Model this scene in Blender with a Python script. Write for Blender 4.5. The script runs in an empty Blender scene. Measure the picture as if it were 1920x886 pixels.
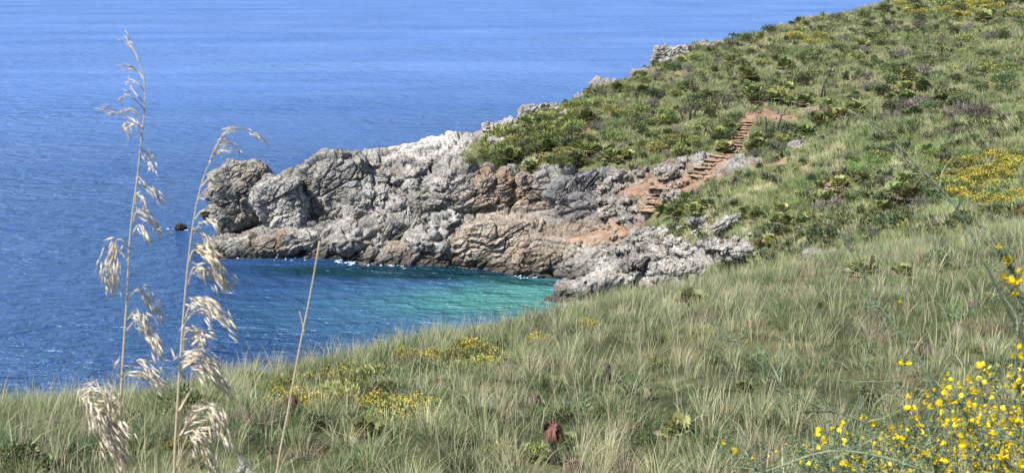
import bpy, math, random
import numpy as np
from mathutils import Vector, Matrix, Euler

random.seed(7)
RNG = np.random.default_rng(11)
scene = bpy.context.scene
COL = scene.collection

# ------------------------------------------------------------------ camera
F = 2059.0; PITCH = math.radians(13.7); CZ = 24.0
cam_d = bpy.data.cameras.new('camera')
cam = bpy.data.objects.new('camera', cam_d); COL.objects.link(cam)
cam.location = (0, 0, CZ)
cam.rotation_euler = (math.radians(90) - PITCH, 0, 0)
cam_d.sensor_width = 36.0; cam_d.lens = 36.0 * F / 1920.0
cam_d.clip_start = 0.05; cam_d.clip_end = 60000
scene.camera = cam
cam_d.dof.use_dof = True; cam_d.dof.focus_distance = 30.0; cam_d.dof.aperture_fstop = 20.0

# ------------------------------------------------------------------ light
SUN_EL = math.radians(52); SUN_AZ = math.radians(230)     # azimuth clockwise from +Y: from the left, a little behind the camera
w = bpy.data.worlds.new('World'); scene.world = w; w.use_nodes = True
nt = w.node_tree; nt.nodes.clear()
sky = nt.nodes.new('ShaderNodeTexSky'); sky.sky_type = 'NISHITA'; sky.sun_disc = False
sky.sun_elevation = SUN_EL; sky.sun_rotation = SUN_AZ; sky.ozone_density = 2.0; sky.dust_density = 0.4
bg = nt.nodes.new('ShaderNodeBackground'); bg.inputs[1].default_value = 0.10
wo = nt.nodes.new('ShaderNodeOutputWorld')
nt.links.new(sky.outputs[0], bg.inputs[0]); nt.links.new(bg.outputs[0], wo.inputs[0])
sd = bpy.data.lights.new('sun', 'SUN'); sd.energy = 4.9; sd.angle = math.radians(0.9); sd.color = (1.0, 0.955, 0.89)
sun = bpy.data.objects.new('sun', sd); COL.objects.link(sun)
S = Vector((math.sin(SUN_AZ) * math.cos(SUN_EL), math.cos(SUN_AZ) * math.cos(SUN_EL), math.sin(SUN_EL)))
sun.rotation_euler = S.to_track_quat('Z', 'Y').to_euler(); sun.location = (-40, -10, 80)
scene.view_settings.view_transform = 'Standard'; scene.view_settings.look = 'None'
scene.view_settings.exposure = 1.08; scene.view_settings.gamma = 1.0

# ------------------------------------------------------------------ projection helpers (points in the world at a real distance)
cp, sp = math.cos(PITCH), math.sin(PITCH)
def P3(u, v, y):
    """world point on the sight line (u, v) at forward distance y"""
    a = (np.asarray(u, float) - 960) / F; b = -(np.asarray(v, float) - 443) / F
    dy = cp + b * sp; dz = -sp + b * cp
    t = np.asarray(y, float) / dy
    return np.stack(np.broadcast_arrays(a * t, dy * t, CZ + dz * t), -1)
def sea_y(v):
    b = -(v - 443) / F; dy = cp + b * sp; dz = -sp + b * cp
    return -CZ / dz * dy
def proj(p):
    x, y, z = p[..., 0], p[..., 1], p[..., 2] - CZ
    fw = y * cp - z * sp; up = y * sp + z * cp
    fw = np.maximum(fw, 1e-3)
    return 960 + F * x / fw, 443 - F * up / fw

# ------------------------------------------------------------------ noise
def _h(ix, iy, iz, seed):
    h = (ix.astype(np.int64) * 374761393 + iy.astype(np.int64) * 668265263 + iz.astype(np.int64) * 2147483647 + seed * 1274126177) & 0xffffffff
    h = ((h ^ (h >> 13)) * 1274126177) & 0xffffffff
    h = ((h ^ (h >> 15)) * 2246822519) & 0xffffffff
    h ^= h >> 16
    return h.astype(np.float64) / 4294967295.0
def vnoise(p, seed=0):
    i = np.floor(p); f = p - i; f = f * f * f * (f * (f * 6 - 15) + 10); i = i.astype(np.int64)
    r = 0
    for dx in (0, 1):
        for dy in (0, 1):
            for dz in (0, 1):
                wgt = (f[:, 0] if dx else 1 - f[:, 0]) * (f[:, 1] if dy else 1 - f[:, 1]) * (f[:, 2] if dz else 1 - f[:, 2])
                r = r + wgt * _h(i[:, 0] + dx, i[:, 1] + dy, i[:, 2] + dz, seed)
    return r * 2 - 1
def fbm(p, o=4, seed=0, gain=0.5):
    a = 1; s = 0; t = 0
    for k in range(o):
        s = s + a * vnoise(p * (2.03 ** k) + 17.3 * k, seed + k); t += a; a *= gain
    return s / t
def worley(p, seed=0):
    i = np.floor(p).astype(np.int64)
    f1 = np.full(len(p), 9.0); f2 = np.full(len(p), 9.0)
    cid = np.zeros((len(p), 3), np.int64); cd = np.zeros((len(p), 3))
    for dx in (-1, 0, 1):
        for dy in (-1, 0, 1):
            for dz in (-1, 0, 1):
                c = i + np.array([dx, dy, dz])
                q = np.stack([c[:, k] + 0.1 + 0.8 * _h(c[:, 0], c[:, 1], c[:, 2], seed + 7 * k + 1) for k in range(3)], 1)
                d = p - q; r = np.sqrt((d * d).sum(1))
                m = r < f1
                f2 = np.where(m, f1, np.minimum(f2, r))
                cid[m] = c[m]; cd[m] = d[m]; f1 = np.where(m, r, f1)
    return f1, f2, cid, cd
def sstep(a, b, x):
    t = np.clip((x - a) / (b - a), 0, 1); return t * t * (3 - 2 * t)
_ra = Euler((math.radians(18), math.radians(-26), math.radians(10)))
_RM = np.array(_ra.to_matrix())
def rock_disp(p, scale=1.0, seed=0, amp=1.0, fine=True):
    """fractured limestone: flat tilted blocks parted by narrow cracks, elongated along the dip"""
    out = 0
    wp = p + 0.16 * scale * np.stack([fbm(p / (1.9 * scale), 2, seed + 50 + k) for k in range(3)], 1)
    wp = wp @ _RM
    for k, (cell, blk, tilt, crk, wd) in enumerate(((2.6, .75, .26, .85, .06), (1.05, .24, .20, .50, .09), (0.42, .10, .14, .26, .13))):
        if k == 2 and not fine: break
        c = cell * scale
        q = wp / c * np.array([.62, 1.0, 1.55])
        f1, f2, cid, cd = worley(q, seed + 13 * k)
        r = _h(cid[:, 0], cid[:, 1], cid[:, 2], seed + 5) - .5
        tv = np.stack([_h(cid[:, 0], cid[:, 1], cid[:, 2], seed + 91 + j) - .5 for j in range(3)], 1)
        deep = .35 + 1.3 * _h(cid[:, 1], cid[:, 2], cid[:, 0], seed + 44)
        out = out + blk * scale * r + tilt * c * 2 * (tv * cd).sum(1) - crk * scale * deep * (1 - sstep(0, wd, f2 - f1))
    out = out + 0.05 * scale * fbm(p * 3.0 / scale, 2, seed + 3)
    rg = 1 - np.abs(fbm(wp * np.array([.8, 1.6, 2.4]) / scale, 3, seed + 9)) * 3
    out = out + 0.035 * scale * rg
    return out * amp

# ------------------------------------------------------------------ mesh + object helpers
def new_mesh(name, V, faces_flat, sizes, col=None, smooth=False, colname='Col'):
    me = bpy.data.meshes.new(name)
    V = np.ascontiguousarray(V, dtype=np.float32); sizes = np.asarray(sizes, np.int32); ff = np.asarray(faces_flat, np.int32).ravel()
    me.vertices.add(len(V)); me.vertices.foreach_set('co', V.ravel())
    me.loops.add(len(ff)); me.loops.foreach_set('vertex_index', ff)
    me.polygons.add(len(sizes))
    st = np.concatenate([[0], np.cumsum(sizes)[:-1]]).astype(np.int32)
    me.polygons.foreach_set('loop_start', st)
    try: me.polygons.foreach_set('loop_total', sizes)
    except Exception: pass
    if smooth: me.polygons.foreach_set('use_smooth', np.ones(len(sizes), bool))
    if col is not None:
        at = me.color_attributes.new(colname, 'FLOAT_COLOR', 'POINT')
        c = np.ones((len(V), 4), np.float32); c[:, :3] = col
        at.data.foreach_set('color', c.ravel())
    me.update(calc_edges=True)
    return me
def obj(name, me, mat=None, parent=None, loc=None):
    o = bpy.data.objects.new(name, me); COL.objects.link(o)
    if mat is not None and len(me.materials) == 0: me.materials.append(mat)
    if parent is not None: o.parent = parent
    if loc is not None: o.location = loc
    return o
def thing(name, label, cat, loc=(0, 0, 0), group=None, me=None, mat=None):
    o = bpy.data.objects.new(name, me); COL.objects.link(o)
    if me is not None and mat is not None and len(me.materials) == 0: me.materials.append(mat)
    o.location = loc; o['label'] = label; o['category'] = cat
    if group: o['group'] = group
    return o
def structure(o): o['kind'] = 'structure'; return o
def stuff(o, label, cat):
    o['kind'] = 'stuff'; o['label'] = label; o['category'] = cat; return o
def dup(root, loc, rot=None, scale=None, label=None, group=None):
    r = root.copy(); COL.objects.link(r); r.location = loc
    if rot is not None: r.rotation_euler = rot
    if scale is not None: r.scale = scale
    if label: r['label'] = label
    if group: r['group'] = group
    for ch in list(root.children):
        c = ch.copy(); COL.objects.link(c); c.parent = r
        for g in ch.children:
            d = g.copy(); COL.objects.link(d); d.parent = c
    return r

class MB:
    """collects arrays of verts/faces"""
    def __init__(s): s.V = []; s.F = []; s.S = []; s.C = []; s.n = 0
    def add(s, V, F_, S_, C):
        V = np.asarray(V, float); s.V.append(V); s.F.append(np.asarray(F_).ravel() + s.n); s.S.append(np.asarray(S_).ravel())
        C = np.asarray(C, float)
        s.C.append(np.broadcast_to(C, (len(V), 3)) if C.ndim == 1 else C); s.n += len(V)
    def mesh(s, name, smooth=False):
        return new_mesh(name, np.concatenate(s.V), np.concatenate(s.F), np.concatenate(s.S), np.concatenate(s.C), smooth)

def tube(mb, pts, rads, color, n=6):
    pts = np.asarray(pts, float); m = len(pts); rads = np.broadcast_to(np.asarray(rads, float), (m,))
    T = np.gradient(pts, axis=0); T /= np.linalg.norm(T, axis=1)[:, None] + 1e-12
    ref = np.array([0.13, 1.0, 0.21]); A = np.cross(T, ref); A /= np.linalg.norm(A, axis=1)[:, None] + 1e-12; B = np.cross(T, A)
    th = np.arange(n) * 2 * math.pi / n
    V = pts[:, None] + rads[:, None, None] * (A[:, None] * np.cos(th)[None, :, None] + B[:, None] * np.sin(th)[None, :, None])
    V = V.reshape(-1, 3); i = np.arange(m - 1)[:, None] * n; j = np.arange(n)[None]; j2 = (j + 1) % n
    Q = np.stack([i + j, i + j2, i + n + j2, i + n + j], -1).reshape(-1, 4)
    F_ = Q.ravel(); S_ = np.full(len(Q), 4)
    F_ = np.concatenate([F_, np.arange(n)[::-1], (m - 1) * n + np.arange(n)]); S_ = np.concatenate([S_, [n, n]])
    mb.add(V, F_, S_, color)
def smooth_path(pts, n=40):
    pts = np.asarray(pts, float); d = np.r_[0, np.cumsum(np.linalg.norm(np.diff(pts, axis=0), axis=1))]
    t = np.linspace(0, d[-1], n); return cubic(d, pts, t)
def cubic(xs, ys, x):
    """Catmull-Rom style cubic Hermite interpolation, ys may be (n,k)"""
    xs = np.asarray(xs, float); ys = np.asarray(ys, float)
    dx = np.diff(xs); sh = (len(dx),) + (1,) * (ys.ndim - 1)
    dl = np.diff(ys, axis=0) / dx.reshape(sh)
    m = np.empty_like(ys); m[0] = dl[0]; m[-1] = dl[-1]; m[1:-1] = .5 * (dl[1:] + dl[:-1])
    i = np.clip(np.searchsorted(xs, x) - 1, 0, len(xs) - 2)
    h = dx[i]; t = (x - xs[i]) / h
    if ys.ndim > 1:
        k = (len(x),) + (1,) * (ys.ndim - 1); t = t.reshape(k); h = h.reshape(k)
    t2 = t * t; t3 = t2 * t
    return (2*t3 - 3*t2 + 1) * ys[i] + (t3 - 2*t2 + t) * h * m[i] + (-2*t3 + 3*t2) * ys[i+1] + (t3 - t2) * h * m[i+1]
def inpoly(u, v, poly):
    u = np.asarray(u); v = np.asarray(v); r = np.zeros(u.shape, bool); n = len(poly)
    for k in range(n):
        x1, y1 = poly[k]; x2, y2 = poly[(k + 1) % n]
        c = (y1 > v) != (y2 > v)
        xi = (x2 - x1) * (v - y1) / ((y2 - y1) if y2 != y1 else 1e-9) + x1
        r ^= c & (u < xi)
    return r

# ------------------------------------------------------------------ materials
def mat_base(name):
    m = bpy.data.materials.new(name); m.use_nodes = True
    n = m.node_tree; b = n.nodes['Principled BSDF']; return m, n, b
def N(n, t, **k):
    x = n.nodes.new(t)
    for a, v in k.items(): setattr(x, a, v)
    return x
def noise_node(n, scale, detail=4, rough=.6, vec=None, dist=0):
    t = N(n, 'ShaderNodeTexNoise'); t.inputs['Scale'].default_value = scale; t.inputs['Detail'].default_value = detail
    t.inputs['Roughness'].default_value = rough; t.inputs['Distortion'].default_value = dist
    if vec: n.links.new(vec, t.inputs['Vector'])
    return t
def ramp(n, fac, stops):
    r = N(n, 'ShaderNodeValToRGB'); e = r.color_ramp.elements
    while len(e) < len(stops): e.new(.5)
    for k, (p, c) in enumerate(stops): e[k].position = p; e[k].color = (*c, 1) if len(c) == 3 else c
    n.links.new(fac, r.inputs[0]); return r
def mixc(n, a, b, fac, mode='MIX'):
    m = N(n, 'ShaderNodeMix', data_type='RGBA', blend_type=mode)
    for s, x in ((0, fac), (6, a), (7, b)):
        if hasattr(x, 'is_linked'): n.links.new(x, m.inputs[s])
        else: m.inputs[s].default_value = x if s == 0 else (*x, 1)
    return m.outputs[2]
def attr_mat(name, rough=.8, vary=.35, vscale=6, transl=0.0, bump=0, bscale=40, spec=.3):
    m, n, b = mat_base(name)
    a = N(n, 'ShaderNodeAttribute', attribute_name='Col')
    tc = N(n, 'ShaderNodeNewGeometry')
    t = noise_node(n, vscale, 3, .6, tc.outputs['Position'])
    r = ramp(n, t.outputs[0], [(.3, (1 - vary,) * 3), (.7, (1 + vary,) * 3)])
    c = mixc(n, a.outputs[0], r.outputs[0], 1.0, 'MULTIPLY')
    n.links.new(c, b.inputs['Base Color']); b.inputs['Roughness'].default_value = rough
    b.inputs['Specular IOR Level'].default_value = spec
    if bump:
        t2 = noise_node(n, bscale, 4, .65, tc.outputs['Position'])
        bp = N(n, 'ShaderNodeBump'); bp.inputs['Strength'].default_value = bump; bp.inputs['Distance'].default_value = .05
        n.links.new(t2.outputs[0], bp.inputs['Height']); n.links.new(bp.outputs[0], b.inputs['Normal'])
    if transl:
        tr = N(n, 'ShaderNodeBsdfTranslucent'); n.links.new(c, tr.inputs[0])
        mx = N(n, 'ShaderNodeMixShader'); mx.inputs[0].default_value = transl
        out = n.nodes['Material Output']
        n.links.new(b.outputs[0], mx.inputs[1]); n.links.new(tr.outputs[0], mx.inputs[2]); n.links.new(mx.outputs[0], out.inputs[0])
    return m
def object_tint(m, lo, hi, hue=0.03):
    """multiply base colour by a per-object random value"""
    n = m.node_tree; b = n.nodes['Principled BSDF']
    oi = N(n, 'ShaderNodeObjectInfo'); mp = N(n, 'ShaderNodeMapRange'); mp.inputs[3].default_value = lo; mp.inputs[4].default_value = hi
    n.links.new(oi.outputs['Random'], mp.inputs[0])
    hs = N(n, 'ShaderNodeHueSaturation'); n.links.new(mp.outputs[0], hs.inputs['Value'])
    mh = N(n, 'ShaderNodeMapRange'); mh.inputs[3].default_value = .5 - hue; mh.inputs[4].default_value = .5 + hue
    ml = N(n, 'ShaderNodeMath', operation='FRACT'); mm = N(n, 'ShaderNodeMath', operation='MULTIPLY'); mm.inputs[1].default_value = 7.31
    n.links.new(oi.outputs['Random'], mm.inputs[0]); n.links.new(mm.outputs[0], ml.inputs[0]); n.links.new(ml.outputs[0], mh.inputs[0])
    n.links.new(mh.outputs[0], hs.inputs['Hue'])
    src = b.inputs['Base Color'].links[0].from_socket
    n.links.new(src, hs.inputs['Color'])
    for l in list(n.links):
        if l.from_socket == src and l.to_node not in (hs,): 
            ts = l.to_socket; n.links.new(hs.outputs[0], ts)
    return m
def rock_mat(name):
    m, n, b = mat_base(name)
    a = N(n, 'ShaderNodeAttribute', attribute_name='Col')
    g = N(n, 'ShaderNodeNewGeometry'); pos = g.outputs['Position']
    t1 = noise_node(n, .55, 6, .68, pos, .6)
    r1 = ramp(n, t1.outputs[0], [(.33, (.50, .485, .47)), (.5, (.95, .93, .90)), (.68, (1.3, 1.28, 1.23))])
    c = mixc(n, a.outputs[0], r1.outputs[0], 1.0, 'MULTIPLY')
    t2 = noise_node(n, 5.5, 6, .75, pos, .3)
    r2 = ramp(n, t2.outputs[0], [(.36, (.55, .54, .53)), (.5, (1, 1, 1)), (.7, (1.22, 1.21, 1.18))])
    c = mixc(n, c, r2.outputs[0], .8, 'MULTIPLY')
    t3 = noise_node(n, .9, 4, .6, pos); r3 = ramp(n, t3.outputs[0], [(.55, (0, 0, 0)), (.72, (1, 1, 1))])
    mm = N(n, 'ShaderNodeMath', operation='MULTIPLY'); mm.inputs[1].default_value = .3; n.links.new(r3.outputs[0], mm.inputs[0])
    c = mixc(n, c, (.34, .25, .17), mm.outputs[0])
    # wet, algae-dark band at the waterline
    sx = N(n, 'ShaderNodeSeparateXYZ'); n.links.new(pos, sx.inputs[0])
    tn = noise_node(n, 1.2, 3, .6, pos)
    ad = N(n, 'ShaderNodeMath', operation='MULTIPLY_ADD'); ad.inputs[1].default_value = -1.1; n.links.new(tn.outputs[0], ad.inputs[0]); n.links.new(sx.outputs[2], ad.inputs[2])
    mr = N(n, 'ShaderNodeMapRange'); mr.inputs[1].default_value = -.25; mr.inputs[2].default_value = .8; mr.inputs[3].default_value = .85; mr.inputs[4].default_value = 0
    n.links.new(ad.outputs[0], mr.inputs[0])
    c = mixc(n, c, (.050, .042, .034), mr.outputs[0])
    n.links.new(c, b.inputs['Base Color']); b.inputs['Roughness'].default_value = .88; b.inputs['Specular IOR Level'].default_value = .2
    v = N(n, 'ShaderNodeTexVoronoi', feature='DISTANCE_TO_EDGE'); v.inputs['Scale'].default_value = 2.6
    dt = noise_node(n, 2.2, 3, .6, pos); va = N(n, 'ShaderNodeVectorMath', operation='MULTIPLY_ADD'); va.inputs[1].default_value = (.5, .5, .5)
    n.links.new(dt.outputs[1], va.inputs[0]); n.links.new(pos, va.inputs[2]); n.links.new(va.outputs[0], v.inputs['Vector'])
    vr = ramp(n, v.outputs['Distance'], [(0, (0, 0, 0)), (.09, (1, 1, 1))])
    h = N(n, 'ShaderNodeMath', operation='MULTIPLY_ADD'); h.inputs[1].default_value = .55; n.links.new(vr.outputs[0], h.inputs[0]); n.links.new(t2.outputs[0], h.inputs[2])
    bp = N(n, 'ShaderNodeBump'); bp.inputs['Strength'].default_value = .8; bp.inputs['Distance'].default_value = .16
    n.links.new(h.outputs[0], bp.inputs['Height']); n.links.new(bp.outputs[0], b.inputs['Normal'])
    return m
M_ROCK = rock_mat('limestone')
def ground_mat(name):
    m, n, b = mat_base(name)
    a = N(n, 'ShaderNodeAttribute', attribute_name='Col'); g = N(n, 'ShaderNodeNewGeometry')
    t = noise_node(n, 1.6, 6, .7, g.outputs['Position'], .4)
    r = ramp(n, t.outputs[0], [(.3, (.55, .56, .55)), (.5, (1, 1, 1)), (.72, (1.5, 1.45, 1.35))])
    c = mixc(n, a.outputs[0], r.outputs[0], 1, 'MULTIPLY')
    n.links.new(c, b.inputs['Base Color']); b.inputs['Roughness'].default_value = .95; b.inputs['Specular IOR Level'].default_value = .1
    t2 = noise_node(n, 5, 5, .7, g.outputs['Position']); bp = N(n, 'ShaderNodeBump'); bp.inputs['Distance'].default_value = .12
    n.links.new(t2.outputs[0], bp.inputs['Height']); n.links.new(bp.outputs[0], b.inputs['Normal'])
    return m
M_GROUND = ground_mat('earth_and_turf')
M_DIRT = ground_mat('red_earth')
M_GRASS = attr_mat('grass_blades', .7, .25, .5, .25)
M_LEAF = object_tint(attr_mat('shrub_leaves', .55, .3, 1.5, .15, spec=.25), .55, 1.45, .03)
M_FLOWER = attr_mat('yellow_petals', .6, .12, 8, .25)
M_WOOD = attr_mat('dry_wood', .9, .3, 20, 0, .5, 60)
M_STRAW = attr_mat('straw', .65, .15, 90, .25)
M_TWIG = attr_mat('green_twig', .6, .25, 60, 0.1)

def sea_mat():
    m, n, b = mat_base('sea_water')
    g = N(n, 'ShaderNodeNewGeometry'); pos = g.outputs['Position']
    mp = N(n, 'ShaderNodeMapping'); mp.inputs['Rotation'].default_value = (0, 0, math.radians(-12)); mp.inputs['Scale'].default_value = (.62, 1.15, 1)
    n.links.new(pos, mp.inputs[0]); vec = mp.outputs[0]
    # colour of the water body: turquoise over pale sand in the cove, weed-dark patches, deep blue outside
    def blob(cx, cy, rx, ry, rot, w0, w1, dist=5):
        k = N(n, 'ShaderNodeMapping', vector_type='TEXTURE'); k.inputs['Location'].default_value = (cx, cy, 0); k.inputs['Rotation'].default_value = (0, 0, rot); k.inputs['Scale'].default_value = (rx, ry, 1)
        dn = noise_node(n, .13, 4, .6, pos); dm = N(n, 'ShaderNodeVectorMath', operation='MULTIPLY_ADD'); dm.inputs[1].default_value = (dist, dist, 0)
        n.links.new(dn.outputs[1], dm.inputs[0]); n.links.new(pos, dm.inputs[2])
        sb = N(n, 'ShaderNodeVectorMath', operation='SUBTRACT'); sb.inputs[1].default_value = (dist / 2, dist / 2, 0); n.links.new(dm.outputs[0], sb.inputs[0])
        n.links.new(sb.outputs[0], k.inputs[0])
        ln = N(n, 'ShaderNodeVectorMath', operation='LENGTH'); n.links.new(k.outputs[0], ln.inputs[0])
        r = N(n, 'ShaderNodeMapRange', interpolation_type='SMOOTHSTEP'); r.inputs[1].default_value = w0; r.inputs[2].default_value = w1; r.inputs[3].default_value = 1; r.inputs[4].default_value = 0
        n.links.new(ln.outputs['Value'], r.inputs[0]); return r.outputs[0]
    big = noise_node(n, .012, 4, .6, pos)
    deep = ramp(n, big.outputs[0], [(.35, (.010, .034, .092)), (.65, (.018, .050, .125))]).outputs[0]
    # sky reflection painted as lighter blue with distance from shore, in wide faint bands
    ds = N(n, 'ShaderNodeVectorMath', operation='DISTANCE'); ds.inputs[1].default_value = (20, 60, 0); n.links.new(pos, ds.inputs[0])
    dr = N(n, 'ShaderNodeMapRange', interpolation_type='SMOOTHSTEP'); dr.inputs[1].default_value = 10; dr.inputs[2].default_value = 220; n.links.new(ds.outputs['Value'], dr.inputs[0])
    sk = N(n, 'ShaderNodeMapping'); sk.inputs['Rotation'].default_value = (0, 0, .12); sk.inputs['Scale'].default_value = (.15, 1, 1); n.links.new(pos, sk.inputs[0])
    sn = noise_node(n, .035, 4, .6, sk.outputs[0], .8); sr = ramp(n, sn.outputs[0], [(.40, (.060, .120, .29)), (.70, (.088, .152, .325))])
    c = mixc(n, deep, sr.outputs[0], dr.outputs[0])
    c = mixc(n, c, (.032, .088, .155), blob(-3, 77, 20, 13, .2, .3, 1.15))
    c = mixc(n, c, (.050, .165, .150), blob(1.5, 79.5, 14, 6.2, .22, .25, 1.1, 4))
    c = mixc(n, c, (.004, .024, .034), blob(-8, 86.5, 15, 2.6, -.06, .5, 1.2, 4))
    c = mixc(n, c, (.010, .05, .045), blob(1, 83.2, 6, 1.0, -.2, .4, 1.2, 2))
    n1 = noise_node(n, .95, 3, .6, vec, .5); n2 = noise_node(n, .28, 2, .5, vec, .3); n3 = noise_node(n, 3.2, 3, .6, vec)
    gust = noise_node(n, .02, 3, .55, pos); gr = N(n, 'ShaderNodeMapRange'); gr.inputs[1].default_value = .3; gr.inputs[2].default_value = .7; gr.inputs[3].default_value = .5; gr.inputs[4].default_value = 1.0
    n.links.new(gust.outputs[0], gr.inputs[0])
    a1 = N(n, 'ShaderNodeMath', operation='MULTIPLY_ADD'); a1.inputs[1].default_value = 1.6; n.links.new(n2.outputs[0], a1.inputs[0]); n.links.new(n1.outputs[0], a1.inputs[2])
    a2 = N(n, 'ShaderNodeMath', operation='MULTIPLY_ADD'); a2.inputs[1].default_value = .22; n.links.new(n3.outputs[0], a2.inputs[0]); n.links.new(a1.outputs[0], a2.inputs[2])
    n4 = noise_node(n, .11, 4, .7, vec, .4); a3 = N(n, 'ShaderNodeMath', operation='MULTIPLY_ADD'); a3.inputs[1].default_value = 1.9
    n.links.new(n4.outputs[0], a3.inputs[0]); n.links.new(a2.outputs[0], a3.inputs[2]); a2 = a3
    bp = N(n, 'ShaderNodeBump'); bp.inputs['Distance'].default_value = 1.15; n.links.new(gr.outputs[0], bp.inputs['Strength'])
    n.links.new(a2.outputs[0], bp.inputs['Height'])
    df = N(n, 'ShaderNodeBsdfDiffuse'); n.links.new(c, df.inputs[0]); n.links.new(bp.outputs[0], df.inputs['Normal'])
    gl = N(n, 'ShaderNodeBsdfGlossy'); gl.inputs['Color'].default_value = (.56, .74, 1, 1); gl.inputs['Roughness'].default_value = .24; n.links.new(bp.outputs[0], gl.inputs['Normal'])
    fr = N(n, 'ShaderNodeFresnel'); fr.inputs[0].default_value = 1.333; n.links.new(bp.outputs[0], fr.inputs['Normal'])
    fm = N(n, 'ShaderNodeMapRange', interpolation_type='SMOOTHSTEP'); fm.inputs[1].default_value = 0; fm.inputs[2].default_value = .9; fm.inputs[3].default_value = .02; fm.inputs[4].default_value = .62
    n.links.new(fr.outputs[0], fm.inputs[0])
    mx = N(n, 'ShaderNodeMixShader'); n.links.new(fm.outputs[0], mx.inputs[0]); n.links.new(df.outputs[0], mx.inputs[1]); n.links.new(gl.outputs[0], mx.inputs[2])
    n.links.new(mx.outputs[0], n.nodes['Material Output'].inputs[0])
    return m
M_SEA = sea_mat()

# ================================================================== SETTING
# ---- sea
me = new_mesh('sea', [(-20000, -400, 0), (20000, -400, 0), (20000, 40000, 0), (-20000, 40000, 0)], [0, 1, 2, 3], [4])
structure(obj('sea', me, M_SEA))

# ---- far landform: lofted from profiles (v, distance) or ('z', distance, height)
ROWS = [
 # u,   R0 under water,   R1 shore,   R2,          R3,          R4,          R5,          R6,          R7 ridge
 (340, [('z',92,-2.5),('z',93,-2.2),('z',94,-2.1),('z',95,-2),('z',96,-2),('z',97,-2),('z',98,-2),('z',99,-2.2)]),
 (385, [('z',90.5,-2),(484,91),(465,91.8),(456,92.8),('z',94,.2),('z',95.5,-1),('z',97,-1.2),('z',98,-1.5)]),
 (450, [('z',90,-2),(483,90.6),(452,92),(443,94.5),(436,98),(400,99.2),(372,99.8),(362,100.5)]),
 (490, [('z',90,-2),(483,90.6),(448,92),(438,94.5),(428,97.5),(395,98.6),(365,99.3),(352,100)]),
 (540, [('z',90,-2),(482,90.6),(440,92),(428,94),(385,96),(345,98),(328,99),(322,100)]),
 (620, [('z',90,-2),(486,90.2),(438,91.8),(408,94),(360,96),(318,98.5),(300,99.6),(293,100.8)]),
 (700, [('z',88.3,-2),(494,89),(448,91),(404,93.5),(358,96),(315,99),(294,101),(283,102.5)]),
 (780, [('z',87.5,-2),(499,88.3),(455,90),(408,92.5),(343,95),(304,99),(284,101.5),(270,104)]),
 (860, [('z',86.8,-2),(503,87.6),(448,89),(405,92),(328,94),(298,98),(277,101.5),(260,105)]),
 (940, [('z',85.7,-2),(511,86.5),(440,88),(396,91.8),(325,93.5),(284,99),(258,103),(236,108)]),
 (1000,[('z',84.2,-2),(520,85.2),(445,87),(400,91),(325,93),(274,99),(238,104.5),(203,110)]),
 (1060,[('z',82.5,-2),(532,83.5),(455,86),(412,89),(324,92),(268,98),(230,105),(197,112)]),
 (1120,[('z',80.3,-2),(548,81.2),(458,84.2),(424,87),(328,91),(264,97),(208,106),(164,115)]),
 (1200,[('z',77,-2),(566,78.4),(474,80.5),(408,84),(334,89),(254,97),(188,107),(138,118)]),
 (1300,[('z',62,1.5),('z',66,3.2),(502,70.5),(414,76.5),(334,85),(274,92),(190,104),(92,124)]),
 (1400,[('z',54,4),('z',58,5.2),(484,63.5),(404,71),(318,82),(276,90),(196,101),(72,130)]),
 (1500,[('z',49,5.5),('z',53,6.2),(480,59),(398,67),(296,78),(274,88),(190,102),(44,136)]),
 (1600,[('z',46,6.5),('z',50,7.5),(468,55),(380,64),(262,76),(244,88),(150,106),(29,141)]),
 (1700,[('z',43,8),('z',47,9),(452,51),(362,61),(243,74),(228,86),(120,110),(-4,146)]),
 (1920,[('z',40,9.5),('z',43,10.2),(422,47),(334,58),(212,71),(202,83),(70,113),(-58,152)]),
 (2250,[('z',36,11),('z',40,12),(376,44),(290,55),(172,68),(158,80),(10,112),(-140,155)]),
 (2700,[('z',32,13),('z',36,14),(320,42),(230,53),(110,66),(90,78),(-60,110),(-240,158)]),
]
us = np.array([r[0] for r in ROWS], float)
ctrl = np.zeros((len(ROWS), 12, 2))
for i, (u, row) in enumerate(ROWS):
    L = []
    for e in row:
        if e[0] == 'z': L.append((e[1], e[2]))
        else: p = P3(u, e[0], e[1]); L.append((p[1], p[2]))
    y7, z7 = L[-1]
    L += [(y7 + 2.5, z7 - .5 - .06 * max(z7, 0)), (y7 + 7, z7 * .62 - 1), (y7 + 15, z7 * .2 - 1.5), (y7 + 26, -4)]
    ctrl[i] = L
NU = 1150; NV = 560
uu = np.concatenate([np.linspace(345, 1420, 860, endpoint=False), np.linspace(1420, 1925, 230, endpoint=False), np.linspace(1925, 2690, NU - 1090)])
rows_t = np.concatenate([np.linspace(0, 1, 24, endpoint=False), np.linspace(1, 7, 460, endpoint=False), np.linspace(7, 8, 26, endpoint=False), np.linspace(8, 11, NV - 510)])
Cu = cubic(us, ctrl.reshape(len(us), -1), uu).reshape(NU, 12, 2)
G = cubic(np.arange(12.), Cu.transpose(1, 0, 2), rows_t)           # (NV, NU, 2)
Yg = G[..., 0]; Zg = G[..., 1]
# lateral position keeps each profile on its sight line
fw = Yg * cp - (Zg - CZ) * sp
Xg = (uu[None] - 960) / F * fw
FAR = np.stack([Xg, Yg, Zg], -1)
FU, FV = proj(FAR)
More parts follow.
